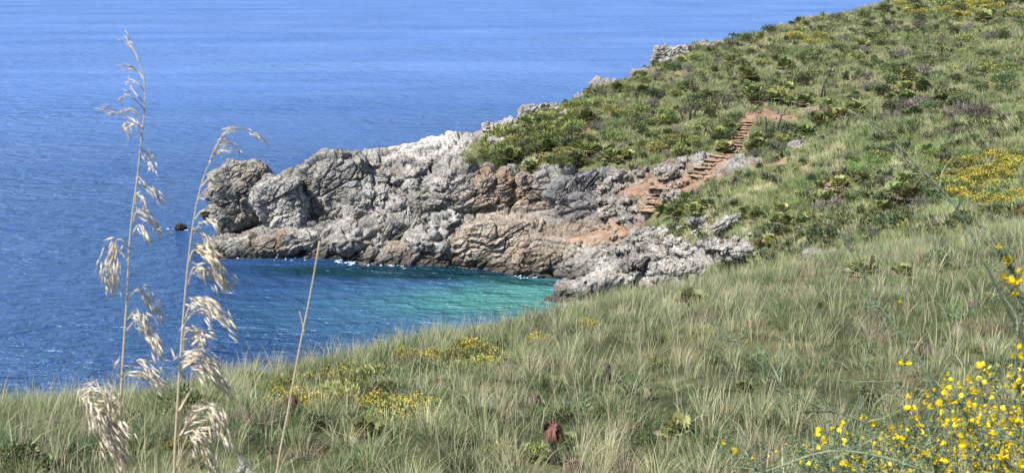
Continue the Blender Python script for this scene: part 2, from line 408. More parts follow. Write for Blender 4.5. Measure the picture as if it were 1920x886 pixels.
# masks (drawn on the slope as seen from the viewpoint)
VEG = [(866, 292), (905, 262), (955, 240), (985, 222), (1010, 205), (1050, 196), (1080, 192), (1100, 168), (1180, 148), (1240, 110), (1330, 84), (1420, 66), (1500, 40), (1700, -20), (2900, -400), (2900, 900), (1290, 900),
       (1330, 500), (1420, 478), (1400, 440), (1330, 455), (1240, 450), (1215, 415), (1235, 385), (1330, 350), (1380, 330), (1440, 318), (1420, 296), (1330, 285), (1260, 300), (1180, 318), (1120, 318), (1060, 316), (1000, 318), (940, 318), (880, 312)]
fu = FU.ravel(); fv = FV.ravel(); flat = FAR.reshape(-1, 3)
wob = np.stack([fbm(flat / 1.7, 3, 301), fbm(flat / 1.7, 3, 302)], 1) * 16
veg = inpoly(fu + wob[:, 0], fv + wob[:, 1] * .7, VEG)
PATHP = [[(1374, 230), (1398, 213), (1424, 206), (1440, 198), (1450, 210), (1500, 209), (1530, 197), (1536, 203), (1502, 218), (1468, 226), (1430, 222), (1412, 232), (1385, 288), (1358, 288)],
         [(1358, 284), (1386, 286), (1350, 318), (1335, 345), (1290, 356), (1240, 360), (1238, 400), (1206, 402), (1200, 362), (1180, 368), (1165, 352), (1230, 335), (1290, 322), (1330, 300)],
         [(1095, 432), (1130, 425), (1142, 405), (1160, 420), (1180, 432), (1150, 442), (1110, 452), (1068, 458), (1065, 446)],
         [(1400, 316), (1490, 290), (1500, 298), (1420, 325)]]
path = np.zeros(len(flat), bool)
for k, pg in enumerate(PATHP): path |= inpoly(fu + wob[:, 0] * .25, fv + wob[:, 1] * .18, pg)
tt = np.repeat(rows_t, NU)
path &= (tt > 1.2) & (tt < 7); veg &= (tt > 0.6)
beyond = tt > 7.6
rock = ~veg & ~path
# normals of the smooth loft
def grid_normals(A):
    du = np.gradient(A, axis=1); dv = np.gradient(A, axis=0); n_ = np.cross(du, dv); n_ /= np.linalg.norm(n_, axis=2)[..., None] + 1e-12
    return n_
NRM = grid_normals(FAR).reshape(-1, 3)
d = np.zeros(len(flat))
ri = np.where(rock)[0]
lam = sstep(0, 1, ((fu > 830) & (fu < 1080) & (fv > 385)).astype(float))      # strongly layered bench
finez = ((fu > 1075) & (fv > 395)) | ((fu > 1120) & (fv > 285))
ra = ri[~finez[ri]]; rb = ri[finez[ri]]
d[ra] = rock_disp(flat[ra], 1.0, 21, 1.0)
d[rb] = rock_disp(flat[rb], .5, 22, 1.0)
# strata: sheets dipping to the left
strat = lambda p, s: (lambda q: np.abs(q - np.round(q)) * 2)((p[:, 2] - .26 * p[:, 0] + .12 * p[:, 1] + .9 * fbm(p / 3.5, 3, s) + .25 * fbm(p / .9, 2, s + 3)) / (.62))
benchm = sstep(840, 880, fu) * (1 - sstep(1040, 1110, fu)) * sstep(385, 402, fv)
lowm = np.maximum(benchm, .6 * sstep(430, 455, fv) * (1 - sstep(1100, 1180, fu)))
sam = sstep(-.35, .3, fbm(flat / 2.4, 3, 43)); d = np.where(rock, d * (1 - .55 * lowm) + lowm * .42 * sam * (strat(flat, 40) - .5), d)
sam2 = sstep(-.3, .3, fbm(flat / 3.1, 3, 143)); d = np.where(rock, d + .42 * sam2 * (1 - lowm) * (strat(flat * .62, 47) - .5), d)
gi = np.where(~rock)[0]
d[gi] = .35 * fbm(flat[gi] / 4, 4, 5) + .12 * fbm(flat[gi] / 1.2, 3, 6)
d[path] = .16 * fbm(flat[path] / .8, 3, 8) + .25 * np.maximum(0, fbm(flat[path] / 1.6, 2, 18)) - .12
big = .55 * fbm(flat / 6.5, 3, 77)
d = d + np.where(rock, big * 1.3, big * .6) * np.where((tt > 6.5), .5, 1)
d = d * np.where(rock, 1 - .35 * sstep(4.8, 6.5, tt), 1)
d *= np.where(beyond, .5, 1)
# soften displacement steps between kinds of ground
dg = d.reshape(NV, NU)
for _ in range(1): 
    mixm = (~rock).reshape(NV, NU)
    sm = (dg + np.roll(dg, 1, 0) + np.roll(dg, -1, 0) + np.roll(dg, 1, 1) + np.roll(dg, -1, 1)) / 5
    dg = np.where(mixm, sm, dg)
d = dg.ravel()
FARD = flat + NRM * d[:, None]
# rock colour zones and one painted sunlit patch
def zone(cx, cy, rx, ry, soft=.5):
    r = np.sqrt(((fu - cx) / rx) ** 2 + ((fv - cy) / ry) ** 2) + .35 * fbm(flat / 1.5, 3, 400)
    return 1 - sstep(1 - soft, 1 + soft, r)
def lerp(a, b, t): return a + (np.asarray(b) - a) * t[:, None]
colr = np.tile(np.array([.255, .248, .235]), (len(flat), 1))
colr = lerp(colr, (.46, .45, .43), zone(790, 285, 95, 30))  # sunlight through cloud on the ridge, painted in as paler rock
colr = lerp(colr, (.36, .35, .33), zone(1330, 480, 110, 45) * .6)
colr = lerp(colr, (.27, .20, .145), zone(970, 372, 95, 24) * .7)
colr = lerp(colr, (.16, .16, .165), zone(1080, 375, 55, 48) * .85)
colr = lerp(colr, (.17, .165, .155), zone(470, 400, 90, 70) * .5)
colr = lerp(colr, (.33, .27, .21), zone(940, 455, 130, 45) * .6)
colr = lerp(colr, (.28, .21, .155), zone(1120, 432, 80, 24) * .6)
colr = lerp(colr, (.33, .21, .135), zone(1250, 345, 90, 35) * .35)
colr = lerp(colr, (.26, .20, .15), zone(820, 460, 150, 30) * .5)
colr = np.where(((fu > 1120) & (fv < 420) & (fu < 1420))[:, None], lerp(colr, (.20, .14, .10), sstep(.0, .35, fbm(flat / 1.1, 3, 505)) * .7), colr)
gcol = np.tile(np.array([.10, .105, .045]), (len(flat), 1))
gcol = lerp(gcol, (.19, .17, .09), sstep(0, .5, fbm(flat / 5, 4, 71)))
dcol = np.tile(np.array([.21, .135, .092]), (len(flat), 1))
dcol = lerp(dcol, (.25, .185, .135), sstep(-.1, .5, fbm(flat / 1.3, 3, 72)))
allc = np.where(rock[:, None], colr, np.where(path[:, None], dcol, gcol))
ii = (np.arange(NV - 1)[:, None] * NU + np.arange(NU - 1)[None]).ravel()
Q = np.stack([ii, ii + 1, ii + NU + 1, ii + NU], 1)
kind = np.where(path, 2, np.where(veg, 1, 0))[ii]
def sub_object(name, sel, mat, colors):
    q = Q[sel]; uq, inv = np.unique(q.ravel(), return_inverse=True)
    m_ = new_mesh(name, FARD[uq], inv, np.full(len(q), 4), colors[uq], smooth=False if name == 'rocky_headland' else True)
    return structure(obj(name, m_, mat))
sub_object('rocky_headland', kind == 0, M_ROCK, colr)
sub_object('hillside', kind == 1, M_GROUND, gcol)
sub_object('path', kind == 2, M_DIRT, dcol)
# look-up: where a sight line meets the far slope
_vis = (tt > 1) & (tt < 7.2)
_vi = np.where(_vis)[0]; _pu, _pv = proj(FARD[_vi])
def far_at(u, v):
    dd = (_pu - u) ** 2 + (_pv - v) ** 2
    c = np.where(dd < max(dd.min() * 3, 9))[0]
    k = c[np.argmin(FARD[_vi[c], 1])]; return FARD[_vi[k]].copy(), NRM[_vi[k]]

# ---- near shoulder of the slope (under the camera, falling away to the cove)
EDGE = [(-700, 900, 15), (-300, 838, 17), (0, 800, 20), (200, 786, 22), (400, 742, 24), (500, 724, 25.5), (650, 690, 28), (800, 655, 30), (950, 622, 33), (1000, 610, 34), (1150, 573, 37), (1300, 538, 39), (1420, 516, 41), (1550, 494, 42), (1700, 468, 41.5), (1920, 428, 40), (2300, 365, 37), (2900, 280, 33)]
eu = np.array([e[0] for e in EDGE], float)
nu = np.linspace(-690, 2890, 420)
ev = cubic(eu, np.array([e[1] for e in EDGE], float), nu); ed = cubic(eu, np.array([e[2] for e in EDGE], float), nu)
pe = P3(nu, ev, ed)
bd = np.interp(nu, [-700, 0, 1000, 1920, 2900], [11.5, 12.5, 13.8, 13.5, 12]); bv = np.interp(nu, [-700, 960, 1920, 2900], [1000, 925, 905, 880])
pb = P3(nu, bv, bd)
prof_t = np.linspace(0, 1, 330)
NEAR = np.zeros((330, 420, 3))
for j in range(420):
    s = (nu[j] - 960) / F
    ys = [-6, 0.0, 3.0, pb[j, 1], .5 * (pb[j, 1] + pe[j, 1]), pe[j, 1], pe[j, 1] + 3, pe[j, 1] + 9, pe[j, 1] + 22, pe[j, 1] + 40, pe[j, 1] + 60]
    zb = pb[j, 2]; ze = pe[j, 2]
    base = 1.0 if nu[j] < 1250 else 1.0
    lo = 0.0 if nu[j] < 1100 else min(1, (nu[j] - 1100) / 500)
    zs = [22.6 + .35 * s, 22.35 + .3 * s, 21.6 + .4 * s, zb, .5 * (zb + ze) + .25, ze, ze - .9, ze - 3.8, ze * .30 * (1 + lo), -3 + 5 * lo, -6]
    yy = np.concatenate([np.linspace(-6, pb[j, 1], 40, endpoint=False), np.linspace(pb[j, 1], pe[j, 1] + 4, 230, endpoint=False), np.linspace(pe[j, 1] + 4, pe[j, 1] + 60, 60)])
    zz = cubic(np.array(ys), np.array(zs), yy)
    xx = s * np.maximum(np.abs(yy * cp - (zz - CZ) * sp), 0) * 1.0
    xx = s * (yy * cp - (zz - CZ) * sp + np.where(yy < 8, (8 - yy) * .9, 0))
    NEAR[:, j] = np.stack([xx, yy, zz], -1)
nf = NEAR.reshape(-1, 3)
nf[:, 2] += (.28 * fbm(nf / np.array([4, 4, 40.]), 3, 90) + .08 * fbm(nf / 1.1, 2, 91)) * sstep(2, 9, nf[:, 1])
ii = (np.arange(329)[:, None] * 420 + np.arange(419)[None]).ravel()
NQ = np.stack([ii, ii + 1, ii + 421, ii + 420], 1)
nc = lerp(np.tile(np.array([.050, .058, .026]), (len(nf), 1)), (.12, .115, .055), sstep(-.1, .5, fbm(nf / 2.2, 3, 92)))
structure(obj('near_slope', new_mesh('near_slope', nf, NQ, np.full(len(NQ), 4), nc, True), M_GROUND))
nrow = np.repeat(np.arange(330), 420)
_ni = np.where((nrow > 42) & (nrow < 262))[0]; _npu, _npv = proj(nf[_ni])
def near_at(u, v):
    dd = (_npu - u) ** 2 + (_npv - v) ** 2; c = np.where(dd < max(dd.min() * 3, 16))[0]
    k = c[np.argmin(nf[_ni[c], 1])]; return nf[_ni[k]].copy()

CLEAR = []
def clear(p):
    c = np.array(CLEAR); ok_ = np.ones(len(p), bool)
    for a in range(0, len(c), 40):
        q = c[a:a + 40]; d2 = ((p[:, None, :2] - q[None, :, :2]) ** 2).sum(2); ok_ &= (d2 > q[None, :, 2] ** 2).all(1)
    return ok_

# ================================================================== ROCKS
def cube_sphere(n):
    a = np.linspace(-1, 1, n); A, B = np.meshgrid(np.tan(a * math.pi / 4), np.tan(a * math.pi / 4), indexing='ij'); one = np.ones_like(A)
    V = []; Fs = []; k = 0
    ii = (np.arange(n - 1)[:, None] * n + np.arange(n - 1)[None]).ravel()
    for q, flip in (((one, A, B), 0), ((-one, A, B), 1), ((A, one, B), 1), ((A, -one, B), 0), ((A, B, one), 0), ((A, B, -one), 1)):
        V.append(np.stack([x.ravel() for x in q], 1)); f_ = np.stack([ii, ii + n, ii + n + 1, ii + 1], 1) + k
        Fs.append(f_[:, ::-1] if flip else f_); k += n * n
    V = np.concatenate(V); Fs = np.concatenate(Fs)
    V /= np.linalg.norm(V, axis=1)[:, None]
    key = np.round(V, 6); _, idx, inv = np.unique(key, axis=0, return_index=True, return_inverse=True)
    return V[idx], inv.ravel()[Fs]
_cs = {}
def rock_mesh(name, size, seed, n=40, color=(.285, .275, .26), strata=0.0, scale=None, square=.35, amp=1.0, col2=None):
    if n not in _cs: _cs[n] = cube_sphere(n)
    D, Fq = _cs[n]
    size = np.asarray(size, float) / 2
    r = (1 - square) + square / np.max(np.abs(D), axis=1)
    V = D * r[:, None] * size
    nn = D / size; nn /= np.linalg.norm(nn, axis=1)[:, None]
    sc = scale or min(1.0, max(.12, size.min() * .6))
    off = np.array([seed * 13.7, seed * 5.1, seed * 3.3])
    dd = rock_disp(V + off, sc, seed, amp, n > 25)
    dd = dd + fbm((V + off) / (size.mean() * .9), 3, seed + 2) * size.mean() * .45
    if strata:
        q = V + off; lay = (q[:, 2] - .12 * q[:, 0] + .7 * sc * fbm(q / (3 * sc), 3, seed) + .25 * sc * fbm(q / (.8 * sc), 2, seed + 6)) / (.6 * sc)
        dd = dd * (1 - .5 * strata) + strata * .45 * sc * sstep(-.3, .25, fbm(q / (2.2 * sc), 2, seed + 31)) * (np.abs(lay - np.round(lay)) * 2 - .5)
    V = V + nn * dd[:, None]
    c = np.tile(np.array(color, float), (len(V), 1))
    c = c * (1 + .18 * fbm((V + off) / (size.mean() * .8), 3, seed + 8))[:, None]
    if col2 is not None:
        c = lerp(c, col2, sstep(-.05, .35, fbm((V + off) / (size.mean() * .7), 3, seed + 19)))
    return new_mesh(name, V, Fq, np.full(len(Fq), 4), c, False)
def px(d, p): return d * p / F * 1.03
def big_rock(u, v, wpx, hpx, y, label, seed, thick=1.0, name='rock', cat='rock', rotz=0, tilt=0, on=None, **k):
    p = P3(u, v, y)
    wd = px(y, wpx); ht = px(y, hpx)
    m_ = rock_mesh(name, (wd, max(wd, ht) * .8 * thick, ht), seed, **k)
    o = thing(name, label, cat, p, None, m_, M_ROCK)
    o.rotation_euler = (0, tilt, rotz); return o
GR = (.255, .248, .235); PALE = (.32, .312, .298); DARKR = (.20, .195, .19); TAN = (.33, .24, .165)
big_rock(446, 366, 108, 118, 96.2, 'large rounded grey boulder forming the outermost tip of the headland above a dark cave', 3, .9, n=110, color=(.225, .218, .205), scale=.8, col2=(.255, .225, .19), square=.3, amp=.6)
big_rock(522, 380, 104, 96, 94.4, 'pale fractured boulder directly right of the dark cave at the headland tip', 5, .8, n=100, color=(.33, .32, .305), scale=.8, square=.3, amp=.6)
big_rock(622, 342, 150, 100, 97.2, 'broad wrinkled rock hump on the headland skyline behind the tip boulders', 8, .9, n=110, color=GR, scale=.9, amp=.6)
big_rock(500, 458, 226, 40, 92.0, 'long low rock ledge reaching left along the waterline below the cave', 11, .35, n=110, color=(.36, .35, .325), strata=.9, scale=.8, col2=(.25, .2, .16), tilt=-.09)
big_rock(415, 470, 80, 30, 91.4, 'brown wet end of the rock ledge at the far left of the shore', 12, .6, n=60, color=(.17, .135, .11), strata=.6, scale=.6)
big_rock(648, 452, 50, 52, 91.0, 'small upright rounded boulder standing on the shore right of the long ledge', 14, 1, n=60, color=GR, scale=.6)
big_rock(728, 440, 118, 66, 91.4, 'smooth sloping grey bulge of rock above the foam on the shore', 17, .7, n=90, color=(.27, .262, .25), scale=.9, tilt=-.3)
big_rock(775, 474, 118, 40, 90.0, 'flat layered rock shelf just above the water at the middle of the headland', 18, .6, n=80, color=(.31, .27, .22), strata=.9, scale=.7)
big_rock(690, 380, 86, 56, 94.6, 'lumpy pale rock knoll in the middle of the headland face', 19, .8, n=80, color=PALE, scale=.7)
big_rock(862, 368, 100, 92, 94.0, 'massive cracked grey rock wall left of the rust stained columns', 20, .6, n=100, color=(.235, .23, .22), scale=.8)
for k, (u, ww, hh, lb) in enumerate([(912, 38, 66, 'leftmost of the four rust stained rock columns under the shrubs'), (946, 36, 70, 'second from the left of the four rust stained rock columns, with a round grey head'), (980, 36, 62, 'third from the left of the four rust stained rock columns, leaning right'), (1012, 34, 60, 'rightmost of the four rust stained rock columns, beside the dark slab')]):
    big_rock(u, 355, ww, hh, 92.9, lb, 30 + k, 1, name='rock_column', n=60, color=(.30, .255, .21), col2=(.27, .185, .13), scale=.5, tilt=.06 * k)
big_rock(1088, 368, 128, 84, 91.3, 'smooth dark blue grey slanting rock slab right of the stained columns', 36, .5, n=100, color=(.17, .17, .175), scale=.9, tilt=-.55, amp=.6)
big_rock(938, 446, 176, 84, 88.4, 'big layered rock hump with deep horizontal cracks bulging over the cove', 41, .5, n=120, color=(.33, .285, .235), strata=1.0, scale=.9, tilt=-.12, amp=.7)
big_rock(1012, 490, 100, 46, 85.6, 'undercut layered rock shelf at the inner corner of the cove', 42, .6, n=80, color=(.29, .24, .19), strata=.9, scale=.7)
big_rock(1085, 540, 96, 28, 79.6, 'pale cracked boulder at the right edge of the turquoise water', 44, .9, n=70, color=(.31, .3, .285), scale=.45, amp=.7)
big_rock(1050, 566, 56, 24, 78.6, 'low pale rock tapering into the turquoise water behind the grass', 45, .9, n=50, color=PALE, scale=.5)
big_rock(1150, 516, 110, 24, 78.8, 'flat pale slab stepping up right of the cove corner', 46, .8, n=70, color=(.34, .33, .31), strata=.6, scale=.6, tilt=-.2)
big_rock(1195, 488, 80, 22, 79.0, 'tilted grey block resting in the rubble slope above the pale slab', 47, .8, n=70, color=GR, scale=.6, tilt=-.4)
big_rock(1362, 466, 104, 24, 64.0, 'jagged white rock outcrop at the top of the rubble slope behind the grass', 50, .8, n=80, color=(.35, .34, .325), scale=.42, tilt=.2)
big_rock(1285, 502, 80, 18, 69.0, 'broken pale rock pile left of the jagged white outcrop', 51, .8, n=60, color=(.33, .32, .305), scale=.4)
big_rock(1312, 416, 50, 20, 75.0, 'rough grey rock between the bright green palms below the stairs', 52, .8, n=60, color=GR, scale=.4)
big_rock(1362, 415, 60, 16, 71.0, 'narrow pale rock rib running up between palms', 53, .6, n=50, color=PALE, scale=.3, tilt=-.5)
big_rock(1540, 474, 74, 20, 57.0, 'smooth grey boulder half hidden by the near grass right of the white outcrop', 54, .8, n=50, color=(.24, .225, .215), scale=.4, amp=.6)
big_rock(1396, 338, 86, 22, 81.5, 'long grey rock rib beside the earth path right of the lower stairs', 55, .7, n=60, color=(.34, .33, .32), scale=.5, tilt=-.3)
big_rock(1500, 276, 40, 14, 84.0, 'grey boulder at the top of the grassy spur right of the upper stairs', 56, .9, n=40, color=(.34, .32, .31), scale=.4)
big_rock(1254, 104, 62, 40, 122.5, 'grey rock crag on the hill skyline, the highest of the skyline crags', 60, .8, n=70, color=(.33, .32, .305), scale=.8)
big_rock(1262, 122, 58, 26, 120, 'fractured grey rock face just below the highest skyline crag', 61, .7, n=60, color=(.32, .31, .295), scale=.6)
big_rock(1312, 90, 44, 14, 124.5, 'low grey rock on the skyline right of the highest crag', 62, .9, n=40, color=GR, scale=.5)
big_rock(1208, 140, 56, 22, 119, 'grey rock crag on the skyline below and left of the highest crag', 63, .8, n=60, color=GR, scale=.6)
big_rock(1146, 160, 64, 16, 117, 'low jagged rock edge of the skyline between the shrubs and the crags', 64, .8, n=60, color=GR, scale=.6)
big_rock(1010, 210, 74, 26, 110.2, 'grey bare rock cap on the skyline where the shrubs begin', 65, .8, n=70, color=(.32, .315, .3), scale=.7)
big_rock(1478, 70, 40, 16, 131, 'pale rock patch among yellow bushes near the upper skyline', 66, .8, n=40, color=PALE, scale=.6)
big_rock(1378, 88, 36, 14, 126, 'small grey rock pair among shrubs just under the skyline', 67, .8, n=40, color=PALE, scale=.5)
big_rock(1250, 322, 40, 14, 86.5, 'rounded grey rock on the upper side of the lower path', 68, .8, n=40, color=PALE, scale=.4)
big_rock(940, 272, 52, 22, 100, 'bare pale sandy rock patch in the middle of the headland shrubs', 69, .6, n=40, color=(.40, .37, .33), scale=.6)
o = big_rock(338, 427, 22, 12, float(sea_y(430)), 'small black rock awash in the sea left of the headland tip', 70, .9, n=40, color=(.03, .028, .028), scale=.3)
big_rock(386, 402, 16, 18, 97.5, 'small dark rock standing in the water just behind the headland tip', 71, .9, n=40, color=(.06, .055, .05), scale=.3)

# loose boulders
protos = []
def rubble(u0, u1, v0, v1, cnt, s0, s1, label, group, polyg=None, color=PALE, seed=0, flat_=.6):
    rr = random.Random(seed); pr = None; k = 0; tries = 0
    variants = [rock_mesh('boulder', (1, .8, flat_), 900 + seed + j, n=16, color=color, scale=.28, square=.5) for j in range(5)]
    while k < cnt and tries < cnt * 20:
        tries += 1
        u = rr.uniform(u0, u1); v = rr.uniform(v0, v1)
        if polyg and not inpoly(np.array([u]), np.array([v]), polyg)[0]: continue
        if any(inpoly(np.array([u + a_]), np.array([v + b_]), pg)[0] for pg in PATHP for a_ in (-9, 9) for b_ in (-4, 12)): continue
        p, n_ = far_at(u, v); s = rr.uniform(s0, s1) * (1 if rr.random() < .85 else 1.6)
        o = thing('boulder', label, 'rock', p, group, variants[k % 5], M_ROCK)
        o.scale = (s, s, s); o.rotation_euler = (rr.uniform(-.4, .4), rr.uniform(-.6, .2), rr.uniform(0, 6.3)); k += 1
rubble(1050, 1320, 420, 545, 95, .4, .95, 'angular grey boulder in the rubble slope between the cove and the white outcrop', 'boulders of the rubble slope', [(1060, 545), (1110, 480), (1180, 430), (1225, 415), (1330, 460), (1320, 500), (1200, 545)], (.33, .32, .30), 1)
rubble(1120, 1360, 290, 420, 60, .4, 1.0, 'weathered boulder bedded in red earth beside the lower path', 'boulders beside the lower path', [(1120, 330), (1330, 290), (1360, 340), (1320, 365), (1250, 400), (1150, 420), (1110, 400)], (.29, .27, .25), 2)
rubble(640, 860, 300, 470, 45, .7, 2.0, 'broken pale block lying on the upper face of the headland', 'blocks on the headland face', None, (.31, .30, .285), 3)
rubble(1230, 1420, 420, 500, 40, .3, .9, 'small white stone scattered around the jagged white outcrop', 'white stones around the outcrop', None, (.38, .37, .35), 4)
rubble(900, 1100, 200, 310, 14, .5, 1.3, 'pale rock showing between the shrubs of the headland', 'rocks between the headland shrubs', None, (.38, .37, .35), 5)

# loose stones lying on the bare earth
rr = random.Random(15); peb = [rock_mesh('stone', (1, .8, .6), 980 + j, n=10, color=(.27, .23, .195), scale=.28, square=.5) for j in range(4)]
for (u0, u1, v0, v1, cnt, lb, gp) in [(1395, 1520, 202, 224, 22, 'small loose stone on the red earth landing above the stairs', 'stones on the landing'), (1200, 1345, 302, 362, 34, 'small loose stone on the earth beside the worn middle steps', 'stones by the middle steps'), (1070, 1175, 412, 458, 26, 'small loose stone on the sandy shelf above the cove', 'stones on the sandy shelf')]:
    for k in range(cnt):
        q_, _n = far_at(rr.uniform(u0, u1), rr.uniform(v0, v1)); o = thing('stone', lb, 'stone', q_, gp, peb[k % 4], M_ROCK)
        s_ = rr.uniform(.16, .48); o.scale = (s_,) * 3; o.rotation_euler = (0, 0, rr.uniform(0, 6))
# ================================================================== STAIRS
def stairs(name, label, pts, wid, col=(.22, .15, .105), n=None):
    """pts: list of (u, v) for the centre of each tread, bottom first"""
    root = thing(name, label, 'stairs', (0, 0, 0))
    W = []
    for (u, v) in pts: W.append(far_at(u, v)[0])
    W = np.array(W); root.location = W[0]; CLEAR.extend([(q[0], q[1] - .2, wid * .62) for q in W])
    for a in range(len(W)):
        t = (W[min(a + 1, len(W) - 1)] - W[max(a - 1, 0)]); t[2] = 0; t /= np.linalg.norm(t) + 1e-9
        sx = np.array([t[1], -t[0], 0]); mb = MB()
        L = wid * random.uniform(.62, 1.1); W[a] += np.array([random.uniform(-.12, .12), 0, random.uniform(-.05, .05)]); dep = .75; h = .30; m = 9
        xs = np.linspace(-L / 2, L / 2, m)
        prof = [(.16, -.45), (.14, -.07), (-.06, -.06), (-.05, .02), (dep * .5, .02), (dep, 0), (dep, -.45)]
        V = []
        for q, (f_, z_) in enumerate(prof):
            for x_ in xs:
                jit = random.uniform(-.10, .10) - .25 * (x_ / L) ** 2
                V.append((W[a] - W[0]) + sx * x_ + t * (f_ + jit - .35) + np.array([0, 0, z_ + random.uniform(-.045, .045) + .20]))
        Fq = []
        for q in range(len(prof) - 1):
            for j in range(m - 1): Fq += [q * m + j, q * m + j + 1, (q + 1) * m + j + 1, (q + 1) * m + j]
        Sz = [4] * (len(Fq) // 4)
        Fq += [q * m for q in range(len(prof))]; Fq += [q * m + m - 1 for q in range(len(prof))][::-1]; Sz += [len(prof)] * 2
        cc = np.array(col) * random.uniform(.8, 1.2)
        cv = np.tile(cc, (len(V), 1)); cv[:2 * m] *= np.array([.42, .42, .44])  # shadow under the nosing painted into the riser colour
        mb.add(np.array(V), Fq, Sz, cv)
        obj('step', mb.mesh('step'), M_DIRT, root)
        # pale edging stones of the tread
        if random.random() < .9:
            for sgn in (-1, 1):
                s_ = rock_mesh('edge_stone', (.4, .35, .28), 700 + a * 2 + (sgn > 0), n=10, color=(.34, .27, .21), scale=.12)
                e = obj('edge_stone', s_, M_ROCK, root); e.location = Vector((W[a] - W[0]) + sx * sgn * L * .52 + np.array([0, 0, .12]))
    return root
def lin(a, b, n): return [(a[0] + (b[0] - a[0]) * k / (n - 1), a[1] + (b[1] - a[1]) * k / (n - 1)) for k in range(n)]
stairs('stairs', 'straight flight of red earth steps climbing to the landing between palms', lin((1370, 283), (1399, 228), 12), 1.55)
stairs('stairs', 'long curving flight of worn earth steps in the middle of the path', [(1236, 355), (1248, 350), (1262, 346), (1277, 342), (1291, 338), (1305, 332), (1312, 324), (1320, 316), (1330, 308), (1341, 300), (1352, 293)], 1.6)
stairs('stairs', 'lowest flight of worn stone steps between the rocks and green palms', lin((1219, 398), (1226, 360), 8), 1.5, (.24, .18, .135))

# ================================================================== GRASS (uncountable)
def blades(mb, roots, per, h, spread, lean, width, colors, wind=(.25, .1), segs=3, hv=.35, curl=.5, seed=0):
    r = np.random.default_rng(seed); n = len(roots) * per
    R = np.repeat(roots, per, axis=0); H = np.repeat(np.broadcast_to(h, (len(roots),)), per) * r.uniform(1 - hv, 1 + hv, n)
    a = r.uniform(0, 2 * math.pi, n); q = np.sqrt(r.uniform(0, 1, n)) 
    sprd = np.repeat(np.broadcast_to(spread, (len(roots),)), per)
    R = R + np.stack([np.cos(a) * q * sprd, np.sin(a) * q * sprd, np.zeros(n) - .04], 1)
    ln = lean * (.25 + q) * r.uniform(.5, 1.3, n)
    dirx = np.cos(a) * ln + wind[0]; diry = np.sin(a) * ln + wind[1]
    b = r.uniform(0, 2 * math.pi, n); wx = np.stack([np.cos(b), np.sin(b) * .6, np.zeros(n)], 1); wx /= np.linalg.norm(wx, axis=1)[:, None]
    wd = width * r.uniform(.6, 1.3, n)
    vs = []
    for k in range(segs + 1):
        t = k / segs
        c = R + np.stack([dirx * H * t ** 1.7, diry * H * t ** 1.7, H * (t - curl * (ln + .1) * .5 * t ** 2.4)], 1)
        if k < segs:
            ww = (wd * (1 - t ** 1.5 * .8))[:, None] * wx * .5; vs += [c - ww, c + ww]
        else: vs += [c]
    V = np.stack(vs, 1); m = 2 * segs + 1; base = (np.arange(n) * m)[:, None]
    fl = []; ss = []
    for k in range(segs - 1): fl.append(base + np.array([2 * k, 2 * k + 1, 2 * k + 3, 2 * k + 2])); 
    fl.append(base + np.array([2 * segs - 2, 2 * segs - 1, 2 * segs]))
    Fl = np.concatenate(fl, 1).ravel(); Sz = np.tile(np.array([4] * (segs - 1) + [3]), n)
    ci = np.repeat(colors, per, axis=0) * r.uniform(.75, 1.3, n)[:, None]
    dry = r.uniform(0, 1, n) < .27; ci[dry] = ci[dry] * .3 + np.array([.36, .33, .20]) * .7 * r.uniform(.7, 1.2, dry.sum())[:, None]
    mb.add(V.reshape(-1, 3), Fl, Sz, np.repeat(ci, m, axis=0))

def grid_area(P, rows, cols):
    A = P.reshape(rows, cols, 3); a = np.linalg.norm(np.cross(A[1:, :-1] - A[:-1, :-1], A[:-1, 1:] - A[:-1, :-1]), axis=2); return a
def scatter(P, rows, cols, mask, count, seed):
    """count random surface points, mask (rows-1, cols-1) weights"""
    r = np.random.default_rng(seed); a = grid_area(P, rows, cols) * mask; cdf = np.cumsum(a.ravel()); tot = cdf[-1]
    k = np.searchsorted(cdf, r.uniform(0, tot, count)); i = k // (cols - 1); j = k % (cols - 1)
    A = P.reshape(rows, cols, 3); s = r.uniform(0, 1, (count, 1)); t = r.uniform(0, 1, (count, 1))
    p = A[i, j] * (1 - s) * (1 - t) + A[i + 1, j] * s * (1 - t) + A[i, j + 1] * (1 - s) * t + A[i + 1, j + 1] * s * t
    return p, tot
GREEN = np.array([.115, .168, .055]); OLIVE = np.array([.180, .212, .085]); PALEG = np.array([.315, .31, .175]); DK = np.array([.060, .085, .034])
def grass_colors(p, seed, sc=2.2, bias=0.0):
    a = 1.3 * fbm(p / sc, 3, seed)[:, None] + bias; b = fbm(p / (sc * .3), 2, seed + 5)[:, None]
    c = GREEN + (OLIVE - GREEN) * sstep(-.3, .35, a) + (PALEG - OLIVE) * sstep(.12, .5, b + .3 * a)
    return c + (DK - c) * sstep(.10, .42, -b) * .85
